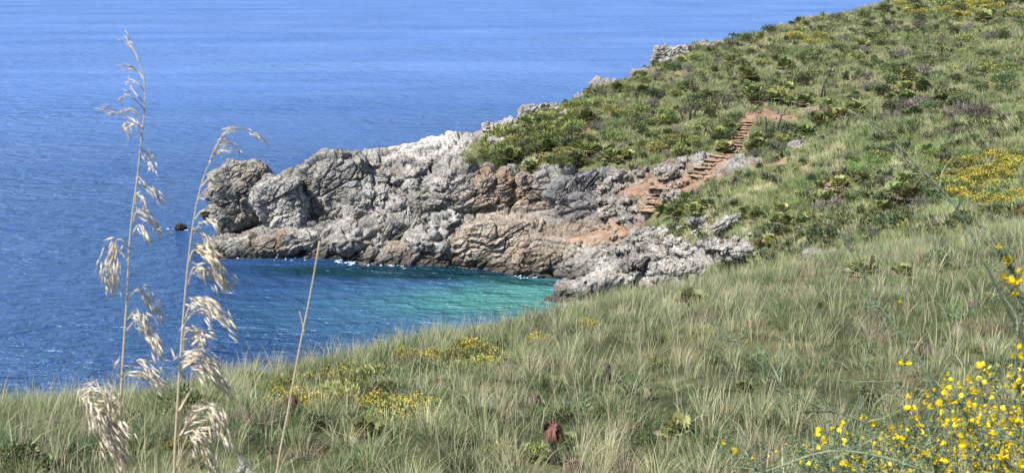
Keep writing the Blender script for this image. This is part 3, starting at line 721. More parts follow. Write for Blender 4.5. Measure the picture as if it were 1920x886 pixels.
# ================================================================== SHRUBS
def leaf_cloud(mb, n, rad, hgt, lw, ll, color, seed, up=.5, lumps=7, c2=None):
    r = np.random.default_rng(seed)
    # leaf tufts on the surface of several lumps
    lc = np.stack([r.uniform(-.55, .55, lumps) * rad, r.uniform(-.55, .55, lumps) * rad, r.uniform(.25, .62, lumps) * hgt], 1); lr = r.uniform(.32, .55, lumps)
    k = r.integers(0, lumps, n); dv = r.normal(size=(n, 3)); dv[:, 2] = np.abs(dv[:, 2]) * 1.1 - .25; dv /= np.linalg.norm(dv, axis=1)[:, None]
    rr = lr[k] * r.uniform(.65, 1.08, n)
    c = lc[k] + dv * rr[:, None] * np.array([rad, rad, hgt])
    c[:, 2] = np.maximum(c[:, 2], .02)
    dirv = dv + np.array([0, 0, up]) + r.normal(size=(n, 3)) * .35; dirv /= np.linalg.norm(dirv, axis=1)[:, None]
    sd_ = np.cross(dirv, r.normal(size=(n, 3))); sd_ /= np.linalg.norm(sd_, axis=1)[:, None]
    L = ll * r.uniform(.6, 1.3, n)[:, None]; W = lw * r.uniform(.6, 1.3, n)[:, None]
    V = np.stack([c - dirv * L * .3, c + sd_ * W * .5, c + dirv * L * .7, c - sd_ * W * .5], 1).reshape(-1, 3)
    F_ = np.arange(4 * n); col = np.tile(np.array(color), (n, 1)) * r.uniform(.6, 1.4, n)[:, None]
    if c2 is not None:
        q = r.uniform(0, 1, n) < .3; col[q] = np.array(c2) * r.uniform(.7, 1.3, q.sum())[:, None]
    mb.add(V, F_, np.full(n, 4), np.repeat(col, 4, axis=0))
def fan_palm(mb, rad, hgt, nleaf, color, seed, dead=0.25):
    r = np.random.default_rng(seed)
    for k in range(nleaf):
        a = r.uniform(0, 6.28); el = r.uniform(-.1, 1.45); isd = el < .25 and r.random() < dead * 3
        L = rad * r.uniform(.55, 1.0); out = np.array([math.cos(a) * math.cos(el), math.sin(a) * math.cos(el), math.sin(el)])
        base = np.array([r.uniform(-.25, .25) * rad, r.uniform(-.25, .25) * rad, hgt * r.uniform(.25, .5)])
        tip = base + out * L * .62 * np.array([1, 1, hgt / rad]); side = np.cross(out, [0, 0, 1.0]); side /= np.linalg.norm(side) + 1e-9; upv = np.cross(side, out)
        nb = 9; fr = L * .48; V = [tip]; Fs = []
        for j in range(nb):
            th = (j / (nb - 1) - .5) * 3.6; dv = out * math.cos(th) + side * math.sin(th)
            e = tip + dv * fr * r.uniform(.85, 1.1) + upv * fr * r.uniform(-.1, .1) - np.array([0, 0, fr * .25])
            wv = np.cross(dv, upv); w_ = fr * .13
            m_ = tip + dv * fr * .55
            V += [m_ - wv * w_, e, m_ + wv * w_]; b_ = 1 + 3 * j; Fs += [0, b_, b_ + 1, b_ + 2]
        cc = np.array((.26, .20, .14)) * r.uniform(.6, 1.2) if isd else np.array(color) * r.uniform(.65, 1.4)
        mb.add(np.array(V), Fs, [4] * nb, cc)
        tube(mb, [base, .5 * (base + tip) + np.array([0, 0, .03]), tip], [.012, .01, .008], cc, 3)
def stems(mb, rad, hgt, n, color, seed, r0=.03):
    r = np.random.default_rng(seed)
    for k in range(n):
        a = r.uniform(0, 6.28); e = np.array([math.cos(a) * rad * r.uniform(.2, .7), math.sin(a) * rad * r.uniform(.2, .7), hgt * r.uniform(.5, .9)])
        tube(mb, [np.array([math.cos(a), math.sin(a), -1.5]) * .08, e * np.array([.4, .4, .55]), e], [r0, r0 * .7, r0 * .3], color, 5)
def make_shrub(kind, seed, near=False):
    root = bpy.data.objects.new({'palm': 'dwarf_palm', 'spurge': 'round_shrub', 'dark': 'dark_shrub', 'yellow': 'flowering_shrub', 'grey': 'dry_shrub'}[kind], None); COL.objects.link(root)
    mb = MB(); st = MB()
    if kind == 'palm':
        fan_palm(mb, 1.0, .85, 60, (.14, .16, .055), seed); stems(st, .5, .4, 4, (.07, .05, .04), seed, .07)
    elif kind == 'spurge':
        leaf_cloud(mb, 620, .95, .85, .09, .20, (.150, .170, .056), seed, .9, 9, (.25, .26, .09)); stems(st, .8, .7, 6, (.13, .10, .08), seed)
    elif kind == 'dark':
        leaf_cloud(mb, 620, .95, .9, .08, .15, (.060, .080, .034), seed, .5, 8, (.12, .14, .06)); stems(st, .8, .7, 6, (.09, .07, .06), seed)
    elif kind == 'yellow':
        leaf_cloud(mb, 520, .95, .75, .07, .14, (.09, .12, .035), seed, .6, 9, (.13, .15, .045)); stems(st, .8, .6, 5, (.12, .09, .06), seed)
        fl = MB(); leaf_cloud(fl, 400, 1.02, .88, .075, .08, (.50, .39, .06), seed + 1, .9, 9)
        obj('blossom', fl.mesh('blossom'), M_FLOWER, root)
    elif kind == 'grey':
        leaf_cloud(mb, 380, .9, .85, .035, .22, (.16, .135, .12), seed, .7, 7, (.10, .10, .06)); stems(st, .85, .9, 16, (.14, .11, .10), seed, .022)
    obj('foliage', mb.mesh('foliage'), M_LEAF, root); obj('stems', st.mesh('stems'), M_WOOD, root)
    return root
LIB = {k: [None] * 4 for k in ('palm', 'spurge', 'dark', 'yellow', 'grey')}
CATS = dict(palm='palm', spurge='shrub', dark='shrub', yellow='flowering shrub', grey='dry shrub')
rs = random.Random(5)
def put(kind, p, s, label, group=None, hz=1.0):
    j = rs.randrange(4); rot = (0, 0, rs.uniform(0, 6.28)); sc = (s, s, s * hz)
    if LIB[kind][j] is None:
        o = make_shrub(kind, 100 + j * 17 + len(kind)); LIB[kind][j] = o; o.location = p; o.rotation_euler = rot; o.scale = sc
    else:
        o = dup(LIB[kind][j], p, rot, sc)
        if 'group' in o and not group: del o['group']
    o['label'] = label; o['category'] = CATS[kind]; CLEAR.append((p[0], p[1], s * .85))
    if group: o['group'] = group
    return o
def region(polyg, cnt, kinds, s0, s1, label, group, layer='far', mind=10, hz=1.0, seed=1):
    r = random.Random(seed); us_ = [q[0] for q in polyg]; vs_ = [q[1] for q in polyg]; got = []; tries = 0
    while len(got) < cnt and tries < cnt * 60:
        tries += 1; u = r.uniform(min(us_), max(us_)); v = r.uniform(min(vs_), max(vs_))
        if not inpoly(np.array([u]), np.array([v]), polyg)[0]: continue
        if any((u - a) ** 2 + ((v - b) * 1.5) ** 2 < mind ** 2 for a, b in got): continue
        got.append((u, v))
        p = far_at(u, v)[0] if layer == 'far' else near_at(u, v)
        p[2] -= .06
        k = kinds[r.randrange(len(kinds))]
        s = r.uniform(s0, s1)
        nm = {'palm': 'dwarf palm clump', 'spurge': 'rounded green shrub', 'dark': 'dark low shrub', 'yellow': 'yellow flowering bush', 'grey': 'dry greyish shrub'}[k]
        put(k, p, s, nm + ' ' + label, nm + 's ' + group, hz)
region([(872, 300), (930, 262), (985, 232), (1030, 208), (1075, 202), (1110, 235), (1110, 310), (1000, 312), (880, 312)], 62, ['spurge', 'spurge', 'spurge', 'dark', 'palm'], .75, 1.5, 'on the lower end of the hill above the stained rock columns', 'above the rock columns', mind=13, seed=2)
region([(1085, 190), (1180, 155), (1300, 100), (1330, 180), (1360, 260), (1340, 280), (1240, 300), (1120, 305), (1100, 240)], 62, ['spurge', 'dark', 'spurge', 'palm', 'grey'], .6, 1.25, 'on the hillside left of the upper stairs', 'left of the upper stairs', mind=14, seed=3)
region([(1300, 90), (1440, 62), (1540, 40), (1700, 2), (1910, 0), (1915, 180), (1700, 190), (1540, 180), (1400, 190), (1330, 170)], 100, ['spurge', 'dark', 'palm', 'grey', 'dark'], .6, 1.35, 'on the upper hillside above the landing', 'on the upper hillside', mind=15, seed=4)
region([(1340, 250), (1368, 235), (1362, 285), (1330, 288)], 6, ['dark', 'palm'], .8, 1.2, 'tight against the left side of the upper stairs', 'beside the upper stairs', mind=8, seed=44)
region([(1405, 262), (1440, 250), (1520, 255), (1500, 282), (1440, 298), (1390, 292)], 16, ['dark', 'palm', 'grey'], .8, 1.3, 'in the dark strip right of the upper stairs', 'right of the upper stairs', mind=10, seed=5)
region([(1540, 195), (1720, 190), (1850, 195), (1840, 225), (1700, 235), (1600, 232), (1520, 240)], 24, ['dark', 'dark', 'palm', 'grey'], .8, 1.6, 'in the dark hollow right of the landing', 'in the hollow right of the landing', mind=12, seed=6)
region([(1360, 250), (1400, 180), (1500, 170), (1540, 190), (1500, 200), (1460, 190), (1400, 198)], 12, ['grey', 'palm', 'dark'], .7, 1.2, 'just above the red earth landing', 'above the landing', mind=10, seed=61)
region([(1235, 395), (1290, 375), (1345, 380), (1350, 400), (1290, 415), (1240, 415)], 10, ['palm', 'palm', 'spurge'], .65, 1.0, 'beside the foot of the lowest steps', 'beside the lowest steps', mind=12, seed=7)
region([(1395, 400), (1520, 380), (1530, 440), (1480, 465), (1420, 462)], 15, ['palm', 'palm', 'dark'], .55, .95, 'behind the jagged white outcrop', 'behind the white outcrop', mind=15, seed=8)
region([(1520, 350), (1660, 330), (1750, 370), (1760, 420), (1640, 445), (1540, 450)], 34, ['dark', 'palm', 'dark', 'palm', 'grey'], .55, 1.05, 'in the shady gully behind the near grass', 'in the gully behind the near grass', mind=15, seed=9)
region([(1760, 330), (1800, 300), (1920, 285), (1920, 385), (1790, 392)], 40, ['yellow', 'yellow', 'yellow', 'spurge'], .6, 1.0, 'in the yellow patch at the right edge of the spur', 'of the yellow patch on the spur', mind=13, hz=.8, seed=10)
region([(1470, 300), (1600, 260), (1740, 245), (1740, 320), (1600, 345), (1480, 340)], 16, ['palm', 'dark', 'spurge'], .4, .8, 'in the pale grass of the middle spur', 'in the grass of the spur', mind=24, seed=11)
region([(1480, 60), (1560, 70), (1540, 92), (1480, 86)], 7, ['yellow'], .7, 1.1, 'near the pale rock patch under the skyline', 'near the pale rock patch', mind=10, seed=12)
region([(1680, 6), (1880, 4), (1880, 30), (1700, 34)], 14, ['yellow'], .7, 1.1, 'at the top right of the hill skyline', 'at the top right of the hill', mind=12, seed=13)
region([(1600, 295), (1665, 290), (1670, 325), (1600, 330)], 6, ['spurge'], .5, .8, 'in the vivid green patch of the spur', 'in the vivid green patch', mind=14, hz=.5, seed=14)
# near slope bushes
region([(470, 735), (560, 705), (700, 690), (730, 740), (600, 765), (500, 765)], 16, ['yellow', 'yellow', 'spurge'], .3, .6, 'near the brow of the near slope left of centre', 'of the near brow', layer='near', mind=20, hz=.95, seed=21)
region([(850, 665), (960, 640), (970, 680), (870, 705)], 7, ['yellow', 'yellow', 'spurge'], .3, .58, 'below the brow of the near slope under the cove', 'under the cove', layer='near', mind=20, hz=.95, seed=22)
region([(690, 770), (760, 745), (790, 770), (720, 795)], 4, ['yellow'], .4, .55, 'in the centre left of the near slope', 'in the centre left of the near slope', layer='near', mind=22, hz=.9, seed=23)
region([(60, 850), (500, 790), (1000, 680), (1400, 560), (1880, 480), (1880, 700), (1300, 860), (60, 880)], 34, ['dark', 'palm', 'dark', 'spurge'], .16, .36, 'sunk in the tall grass of the near slope', 'sunk in the near grass', layer='near', mind=60, hz=1.1, seed=71)
region([(560, 720), (760, 665), (1000, 625), (1020, 650), (760, 720), (560, 760)], 14, ['dark', 'spurge', 'yellow'], .28, .5, 'in the scrubby strip along the brow left of the cove end', 'along the near brow', layer='near', mind=24, hz=1.1, seed=72)
for (u, v, k, s, lb) in [(1100, 612, 'yellow', .36, 'small yellow flowering bush alone under the pale shore rocks'), (345, 775, 'dark', .6, 'dark green shrub on the brow behind the right tall grass stalk'), (25, 872, 'dark', .42, 'dark palm like shrub at the bottom left corner of the slope'),
                         (1290, 572, 'palm', .55, 'dark green dwarf palm in the near grass under the white outcrop'), (1612, 512, 'palm', .55, 'dwarf palm beside the black charred stump'), (792, 700, 'dark', .45, 'dark rounded bush among yellow flowers on the near brow'),
                         (1180, 790, 'palm', .2, 'small green dwarf palm in the middle of the near grass'), (470, 725, 'dark', .45, 'dark bush on the brow left of the bare stalk'), (955, 618, 'dark', .4, 'grey green tuft shrub where the brow meets the cove'), (1760, 500, 'dark', .6, 'large dark bush in the near grass toward the right edge'),
                         (1690, 520, 'palm', .45, 'dwarf palm in the near grass right of the charred stump'), (905, 790, 'dark', .32, 'small dark bush in the middle of the near slope'), (250, 800, 'dark', .35, 'low dark bush between the two tall grass stalks')]:
    p = near_at(u, v); put(k, p, s, lb)

# ---- charred sticks
def sticks(u, v, spec, label, layer='far', col=(.035, .03, .028)):
    p = far_at(u, v)[0] if layer == 'far' else near_at(u, v)
    root = thing('charred_shrub', label, 'dead shrub', p)
    for k, (dx, h, r, lean) in enumerate(spec):
        mb = MB(); tube(mb, [(dx, 0, -.2), (dx + lean * .4, .05, h * .5), (dx + lean, 0, h)], [r, r * .9, r * .7], col, 7)
        obj('trunk', mb.mesh('trunk'), M_WOOD, root)
sticks(1448, 250, [(-.5, 1.5, .09, -.15), (0, 1.1, .09, .1), (.35, 1.6, .10, .35), (.7, 1.2, .08, .3)], 'charred bare palm trunks standing just under the red earth landing')
sticks(1540, 180, [(0, 2.2, .08, .6), (.4, 1.2, .07, -.1)], 'thin black leaning burnt trunk above and right of the landing')
sticks(1292, 222, [(0, 1.3, .12, .1), (.35, 1.5, .10, .25), (-.6, .9, .10, -.4)], 'three burnt trunks on the hillside left of the upper stairs')
sticks(1352, 200, [(-.4, 1.1, .08, -.1), (.1, 1.3, .08, .1), (.6, 1.0, .08, .1)], 'burnt trunk cluster up the slope from the stairs, beside dry palms')
sticks(1585, 238, [(0, .9, .10, .25), (.6, 1.0, .09, .3)], 'two short burnt trunks in the dark hollow right of the landing')
sticks(1636, 512, [(0, .62, .085, .0)], 'single black charred stump standing in the near grass', 'near')
sticks(1568, 415, [(-.3, .9, .06, -.3), (.1, 1.0, .06, .1), (.4, .8, .06, .3), (.7, .5, .06, .3)], 'grey branched burnt shrub in the gully behind the near grass', 'far', (.10, .09, .09))

# ---- dead palms in the near grass
def dead_palm(u, v, y_h, label, hang=26, R=.26, col=(.20, .12, .085), trunk=True, seed=0):
    p = near_at(u, v); root = thing('dead_palm', label, 'dead palm', p); CLEAR.append((p[0], p[1] - .15, .32)); r = np.random.default_rng(seed)
    if trunk:
        mb = MB(); n = 9; zz = np.linspace(-.15, y_h, n); tube(mb, np.stack([.03 * np.sin(zz * 9), .02 * np.cos(zz * 7), zz], 1), .055 + .02 * r.uniform(-1, 1, n), (.035, .027, .025), 9)
        obj('trunk', mb.mesh('trunk'), M_WOOD, root)
    mb = MB()
    for k in range(hang):
        a = r.uniform(0, 6.28); o_ = np.array([math.cos(a), math.sin(a), 0]); L = R * r.uniform(.7, 1.25); side = np.cross(o_, [0, 0, 1.])
        c0 = np.array([0, 0, y_h - .02]); c1 = c0 + o_ * L * .45 + np.array([0, 0, .07 * r.uniform(-.3, 1.4)]); 
        cc = np.array(col) * r.uniform(.5, 1.5) if r.random() < .85 else np.array((.26, .21, .17)) * r.uniform(.7, 1.1)
        tube(mb, [c0, c1], [.008, .006], cc, 4)
        for j in range(7):
            s_ = (j - 3) / 3; m_ = c1 + (o_ * .35 + side * s_ * .45) * L * .5 - np.array([0, 0, L * .25]); e = c1 + (o_ * .30 + side * s_ * .5) * L * .75 - np.array([0, 0, L * r.uniform(.7, 1.3)])
            w_ = side * .014; mb.add(np.array([c1 - w_ * .4, c1 + w_ * .4, m_ + w_, e, m_ - w_]), [0, 1, 2, 3, 4], [5], cc * r.uniform(.8, 1.2))
    obj('dead_fronds', mb.mesh('dead_fronds'), M_LEAF, root)
dead_palm(1036, 868, .62, 'dead brown palm on a thin black trunk at the bottom middle of the near grass', 34, .165, (.13, .075, .048), True, 1)
dead_palm(1075, 895, .25, 'low dry grey brown palm crown at the bottom edge right of the dead palm', 24, .2, (.17, .12, .085), False, 2)
dead_palm(1795, 640, .42, 'dark withered palm with black core in the right of the near grass', 26, .24, (.12, .10, .08), True, 3)
dead_palm(1738, 672, .30, 'reddish grey withered palm tuft left of the dark withered one', 30, .2, (.13, .095, .08), False, 4)
dead_palm(1143, 715, .40, 'slim grey dead palm in the middle of the near grass', 14, .10, (.13, .11, .09), True, 5)
dead_palm(550, 775, .32, 'reddish brown dead tuft behind the bare leaning stalk', 22, .19, (.12, .065, .045), False, 6)
dead_palm(1000, 765, .26, 'small brown dead tuft in the grass up the slope from the dead palm', 14, .15, (.12, .09, .065), False, 7)
dead_palm(1220, 745, .2, 'faint dry tuft in the centre of the near grass', 12, .14, (.15, .12, .08), False, 8)

# near slope
un, vn = proj(nf); inside = ((un > -120) & (un < 2040) & (vn < 1010) & (nrow > 34) & (nrow < 290)).reshape(330, 420)[:-1, :-1]
# density falls off gently with distance
dw = np.clip(1.0, 0, 1)
mb = MB()
p, tot = scatter(nf, 330, 420, inside * 1.0, 3300, 41)
keep = (fbm(p / 1.3, 2, 7) > -.30) & clear(p); p = p[keep]
hh = (.42 + .24 * fbm(p / 2.5, 2, 8)) * RNG.uniform(.6, 1.3, len(p))
gc = grass_colors(p, 60) * RNG.uniform(.62, 1.3, (len(p), 1)); q_ = RNG.uniform(0, 1, len(p)); gc[q_ < .10] = np.array([.24, .19, .14]); gc[(q_ > .10) & (q_ < .20)] = np.array([.09, .14, .05])
blades(mb, p, 85, hh, .20, .72, .0095, gc, (.05, .01), 3, .45, .6, 1)
p, tot = scatter(nf, 330, 420, inside * 1.0, 15000, 42); p = p[clear(p)]
blades(mb, p, 15, .20, .26, .7, .011, grass_colors(p, 61, 1.1, -.25) * .72, (.02, .0), 2, .6, .6, 2)
# pale flowering tussocks, stiffer and taller
p, tot = scatter(nf, 330, 420, inside * 1.0, 1100, 43)
keep = (fbm(p / 3.0, 2, 12) > -.10) & clear(p); p = p[keep]
blades(mb, p, 42, .60 * RNG.uniform(.7, 1.3, len(p)), .13, .40, .0095, np.tile(PALEG * 1.2, (len(p), 1)), (.06, .02), 3, .35, .5, 3)
# single thin flowering stems
p, tot = scatter(nf, 330, 420, inside * 1.0, 5200, 48); p = p[clear(p)]
blades(mb, p, 3, .78, .2, .35, .0085, np.tile(np.array([.40, .35, .24]), (len(p), 1)), (.08, .02), 3, .4, .3, 10)
# leafy dark herbs low between the tussocks
p, tot = scatter(nf, 330, 420, inside * 1.0, 4200, 45)
keep = (fbm(p / 1.8, 2, 19) > -.02) & clear(p); p = p[keep]
blades(mb, p, 34, .22 * RNG.uniform(.6, 1.7, len(p)), .24, 1.4, .024, np.array([.05, .085, .035]) * RNG.uniform(.7, 1.7, (len(p), 1)), (.02, .0), 2, .5, .5, 9)
br = []
for u in np.linspace(-60, 2000, 170):
    q = near_at(u + random.uniform(-8, 8), np.interp(u, eu, [e[1] for e in EDGE]) + random.uniform(-2, 14)); br.append(q)
br = np.array(br); br = br[clear(br)]
blades(mb, br, 70, .60 + .3 * RNG.uniform(-1, 1, len(br)), .28, .5, .012, grass_colors(br, 66), (.08, .05), 3, .4, .6, 4)
stuff(obj('grass', mb.mesh('grass'), M_GRASS), 'tall tussocky green and straw coloured grass covering the near slope', 'grass')

# far + middle slopes
vegm = (veg & ~path & (FU.ravel() < 2050) & (tt < 7.5)).reshape(NV, NU)[:-1, :-1]
distw = np.clip((75 / FARD[:, 1]) ** 1.2, .3, 1.6).reshape(NV, NU)[:-1, :-1]
mb = MB()
hu = FU.ravel()
midm = vegm & (tt.reshape(NV, NU)[:-1, :-1] < 4.15) & ((FU > 1220)[:-1, :-1])
p, tot = scatter(FARD, NV, NU, midm * 1.0, 3600, 51); print('mid area', tot)
p = p[clear(p)]
blades(mb, p, 34, (.55 + .2 * fbm(p / 3, 2, 3)) * RNG.uniform(.6, 1.4, len(p)), .28, .6, .024, grass_colors(p, 62, 3, .35) * 1.3, (.07, .02), 2, .35, .6, 5)
farm = vegm & (tt.reshape(NV, NU)[:-1, :-1] >= 4.0)
p, tot = scatter(FARD, NV, NU, farm * distw, 11000, 52); print('far area', tot)
p = p[clear(p)]
blades(mb, p, 22, (.5 + .2 * fbm(p / 4, 2, 4)) * RNG.uniform(.5, 1.5, len(p)), .36, .6, .042, grass_colors(p, 63, 5, .1) * 1.05, (.05, .02), 2, .35, .6, 6)
stuff(obj('grass', mb.mesh('grass'), M_GRASS), 'rough olive and straw grass covering the far hillside and middle spur', 'grass')
# low scrub: hundreds of small mixed cushions between the larger shrubs
mb = MB(); r = np.random.default_rng(77)
p, tot = scatter(FARD, NV, NU, vegm * distw, 4200, 53); p = p[(fbm(p / 4, 3, 21) > -.12) & clear(p)]
cush = []
for k in range(10):
    c_ = MB(); col_ = [(.10, .125, .04), (.13, .15, .045), (.05, .07, .028), (.12, .10, .075), (.16, .17, .06), (.07, .10, .035), (.045, .06, .03), (.15, .13, .09), (.09, .12, .035), (.20, .18, .05)][k]
    leaf_cloud(c_, 90, .55, .5, .11, .20, col_, 800 + k, .8, 4, (.05, .06, .03)); cush.append((np.concatenate(c_.V), np.concatenate(c_.F), np.concatenate(c_.S), np.concatenate(c_.C)))
for q in p:
    V, F_, S_, C_ = cush[r.integers(0, 10)]; a = r.uniform(0, 6.28); s_ = r.uniform(.4, 1.25); ca, sa = math.cos(a) * s_, math.sin(a) * s_
    W_ = np.stack([V[:, 0] * ca - V[:, 1] * sa, V[:, 0] * sa + V[:, 1] * ca, V[:, 2] * s_ * r.uniform(.7, 1.2)], 1) + q
    mb.add(W_, F_, S_, C_ * r.uniform(.8, 1.2))
# vivid green herbs
hp = [far_at(random.gauss(1632, 20), random.gauss(312, 10))[0] for _ in range(150)] + [far_at(random.gauss(1775, 26), random.gauss(284, 5))[0] for _ in range(50)] + [far_at(random.gauss(1500, 22), random.gauss(352, 12))[0] for _ in range(50)]
hp = np.array(hp); hm = MB(); blades(hm, hp, 26, .30, .35, 1.2, .05, np.tile(np.array([.13, .26, .05]), (len(hp), 1)), (.02, 0), 2, .4, .5, 31)
stuff(obj('green_herbs', hm.mesh('green_herbs'), M_GRASS), 'vivid green leafy herbs carpeting gaps in the grass of the middle spur', 'herbs')
stuff(obj('low_scrub', mb.mesh('low_scrub'), attr_mat('scrub_leaves', .6, .3, 1.5, .15)), 'low mixed green and brown scrub growing through the far hillside grass', 'scrub')

# ================================================================== FOAM
mb = MB(); r = np.random.default_rng(3)
def foam(u0, v0, u1, v1, n, s):
    for k in range(n // 2):
        t = r.uniform(); u = u0 + (u1 - u0) * round(t * 6 + r.normal() * .25) / 6 + r.normal() * 4; v = v0 + (v1 - v0) * t + r.normal() * 2.0 + 1
        c = P3(u, v, sea_y(v)); c[2] = .05 + r.uniform(0, .02); m = 9; a = np.linspace(0, 6.28, m, endpoint=False); rr = s * .55 * r.uniform(.3, 1.2) * r.uniform(.5, 1.3, m)
        V = np.stack([c[0] + np.cos(a) * rr * 1.6, c[1] + np.sin(a) * rr, np.full(m, c[2])], 1)
        mb.add(np.concatenate([V, [c + np.array([0, 0, .05])]]), np.stack([np.arange(m), (np.arange(m) + 1) % m, np.full(m, m)], 1), np.full(m, 3), (.42, .50, .56))
foam(630, 489, 690, 494, 70, .22); foam(690, 494, 760, 500, 40, .14); foam(445, 481, 480, 479, 40, .16); foam(305, 428, 370, 430, 50, .16); foam(960, 516, 1010, 522, 20, .12); foam(520, 484, 600, 487, 25, .10)
M_FOAM = attr_mat('foam', .6, .2, 4)
stuff(obj('sea_foam', mb.mesh('sea_foam'), M_FOAM), 'white foam where small waves wash the rocks', 'foam')

# ================================================================== FOREGROUND GRASS STALKS
CULM = (.50, .42, .28); SPIKE = (.68, .59, .45)
def W3(u, v, y=1.25): return P3(u, v, y)
def spikelet(mb, p, dv, L, wd, col):
    dv = dv / (np.linalg.norm(dv) + 1e-9); s = np.cross(dv, [.1, 1, .05]); s /= np.linalg.norm(s); b_ = np.cross(dv, s)
    V = [p, p + dv * L * .35 + s * wd, p + dv * L * .35 + b_ * wd, p + dv * L * .35 - s * wd, p + dv * L * .35 - b_ * wd, p + dv * L]
    mb.add(np.array(V), [0, 2, 1, 0, 3, 2, 0, 4, 3, 0, 1, 4, 5, 1, 2, 5, 2, 3, 5, 3, 4, 5, 4, 1], [3] * 8, col)
def seed_head(parent, org, pts, n, L, seed, fat=1.0, spread=.012, col=SPIKE, y=1.25):
    """one drooping panicle branch: thin rachis through pts (px), spikelets hanging along its outer half"""
    r = np.random.default_rng(seed); mb = MB(); up = pts[-1][1] < 470; n = n * (.6 if up else 1); L = L * (.8 if up else 1); spread = spread * (.6 if up else 1)
    path_ = smooth_path([W3(u, v, y + r.uniform(-.012, .012) * k) - org for k, (u, v) in enumerate(pts)], 22)
    tube(mb, path_, np.linspace(.0009, .0004, 22), CULM, 5)
    for k in range(int(n * 1.35)):
        t = r.uniform(.2, 1.0) ** .8; i = min(20, int(t * 21)); p = path_[i]; dv = path_[i + 1] - path_[i]; dv /= np.linalg.norm(dv) + 1e-9
        dv = dv * 1.0 + np.array([.10, 0, -.30]) + r.normal(size=3) * .13
        q = p + r.normal(size=3) * spread * .38 * fat
        spikelet(mb, q, dv, L * 1.25 * r.uniform(.7, 1.3), .00085 * fat * r.uniform(.7, 1.2), np.array(col) * r.uniform(.62, 1.25))
        if r.random() < .8: tube(mb, [q, q + dv / np.linalg.norm(dv) * L * 1.6 + r.normal(size=3) * .002], [.0003, .0001], np.array(col) * .9, 3)
    obj('seed_head', mb.mesh('seed_head'), M_STRAW, parent)
def stalk(label, pts, r0, r1, ground_dx, y=1.25):
    P_ = [W3(u, v, y) for u, v in pts]; base = P_[0] + np.array([ground_dx, .02, 0]); base[2] = 21.9
    root = thing('grass_stalk', label, 'grass stalk', base); mb = MB()
    path_ = smooth_path([base * 0] + [p - base for p in P_], 90)
    tube(mb, path_, np.interp(np.linspace(0, 1, 90), [0, .5, 1], [r0 * .85, r0 * .75, r1]), CULM, 10)
    obj('stem', mb.mesh('stem', True), M_STRAW, root); return root, base
st1, b1 = stalk('tall dry grass stalk with many drooping seed heads, the leftmost and tallest of the stalks', [(222, 900), (228, 720), (238, 560), (245, 430), (258, 330), (266, 250), (272, 190), (266, 125), (236, 70)], .0036, .0005, -.01)
for k, (pts, n, L, fat) in enumerate([
    ([(262, 118), (250, 92), (235, 68)], 9, .010, .8), ([(270, 150), (258, 132), (240, 124)], 9, .010, .8), ([(270, 170), (258, 156), (240, 147)], 6, .009, .7),
    ([(268, 190), (258, 180), (243, 160)], 6, .010, .7), ([(272, 205), (240, 178), (220, 196)], 8, .010, .8), ([(270, 240), (235, 216), (193, 200)], 14, .014, .8), ([(266, 225), (250, 205), (230, 210)], 8, .010, .8),
    ([(268, 262), (255, 236), (236, 232), (240, 246)], 18, .012, 1), ([(264, 300), (262, 284), (276, 288), (288, 322)], 24, .012, 1), ([(257, 350), (258, 330), (275, 350), (299, 374)], 20, .015, 1),
    ([(255, 385), (256, 365), (268, 375), (270, 398)], 22, .011, 1), ([(250, 420), (255, 398), (275, 405), (298, 438)], 34, .015, 1.1), ([(248, 440), (256, 425), (268, 432), (280, 456)], 18, .014, 1),
    ([(245, 470), (225, 448), (203, 480), (190, 500)], 20, .014, 1), ([(240, 490), (222, 470), (205, 500), (212, 540)], 34, .015, 1.1), ([(240, 560), (258, 542), (278, 560), (297, 592)], 28, .014, 1.1),
    ([(238, 600), (255, 580), (262, 600), (275, 622)], 16, .014, 1), ([(237, 620), (258, 598), (280, 622), (296, 656)], 38, .016, 1.1), ([(232, 700), (262, 676), (285, 700), (304, 724)], 24, .015, 1),
    ([(230, 712), (245, 696), (275, 704), (300, 722)], 20, .014, 1), ([(230, 715), (222, 700), (216, 690), (218, 680)], 8, .010, .7),
    ([(222, 800), (190, 735), (168, 732), (178, 790)], 46, .018, 1.2), ([(222, 820), (195, 750), (200, 770), (235, 806)], 46, .018, 1.2), ([(222, 850), (200, 812), (215, 835), (242, 884)], 46, .018, 1.2), ([(222, 840), (205, 760), (188, 770), (215, 826)], 50, .017, 1.3)]):
    seed_head(st1, b1, pts, n, L, 500 + k, fat)
st2, b2 = stalk('dry grass stalk with arching seed heads blown right, the middle one of the tall stalks', [(327, 900), (334, 740), (342, 620), (350, 520), (362, 420), (378, 345), (400, 292), (428, 268)], .0042, .0005, -.01)
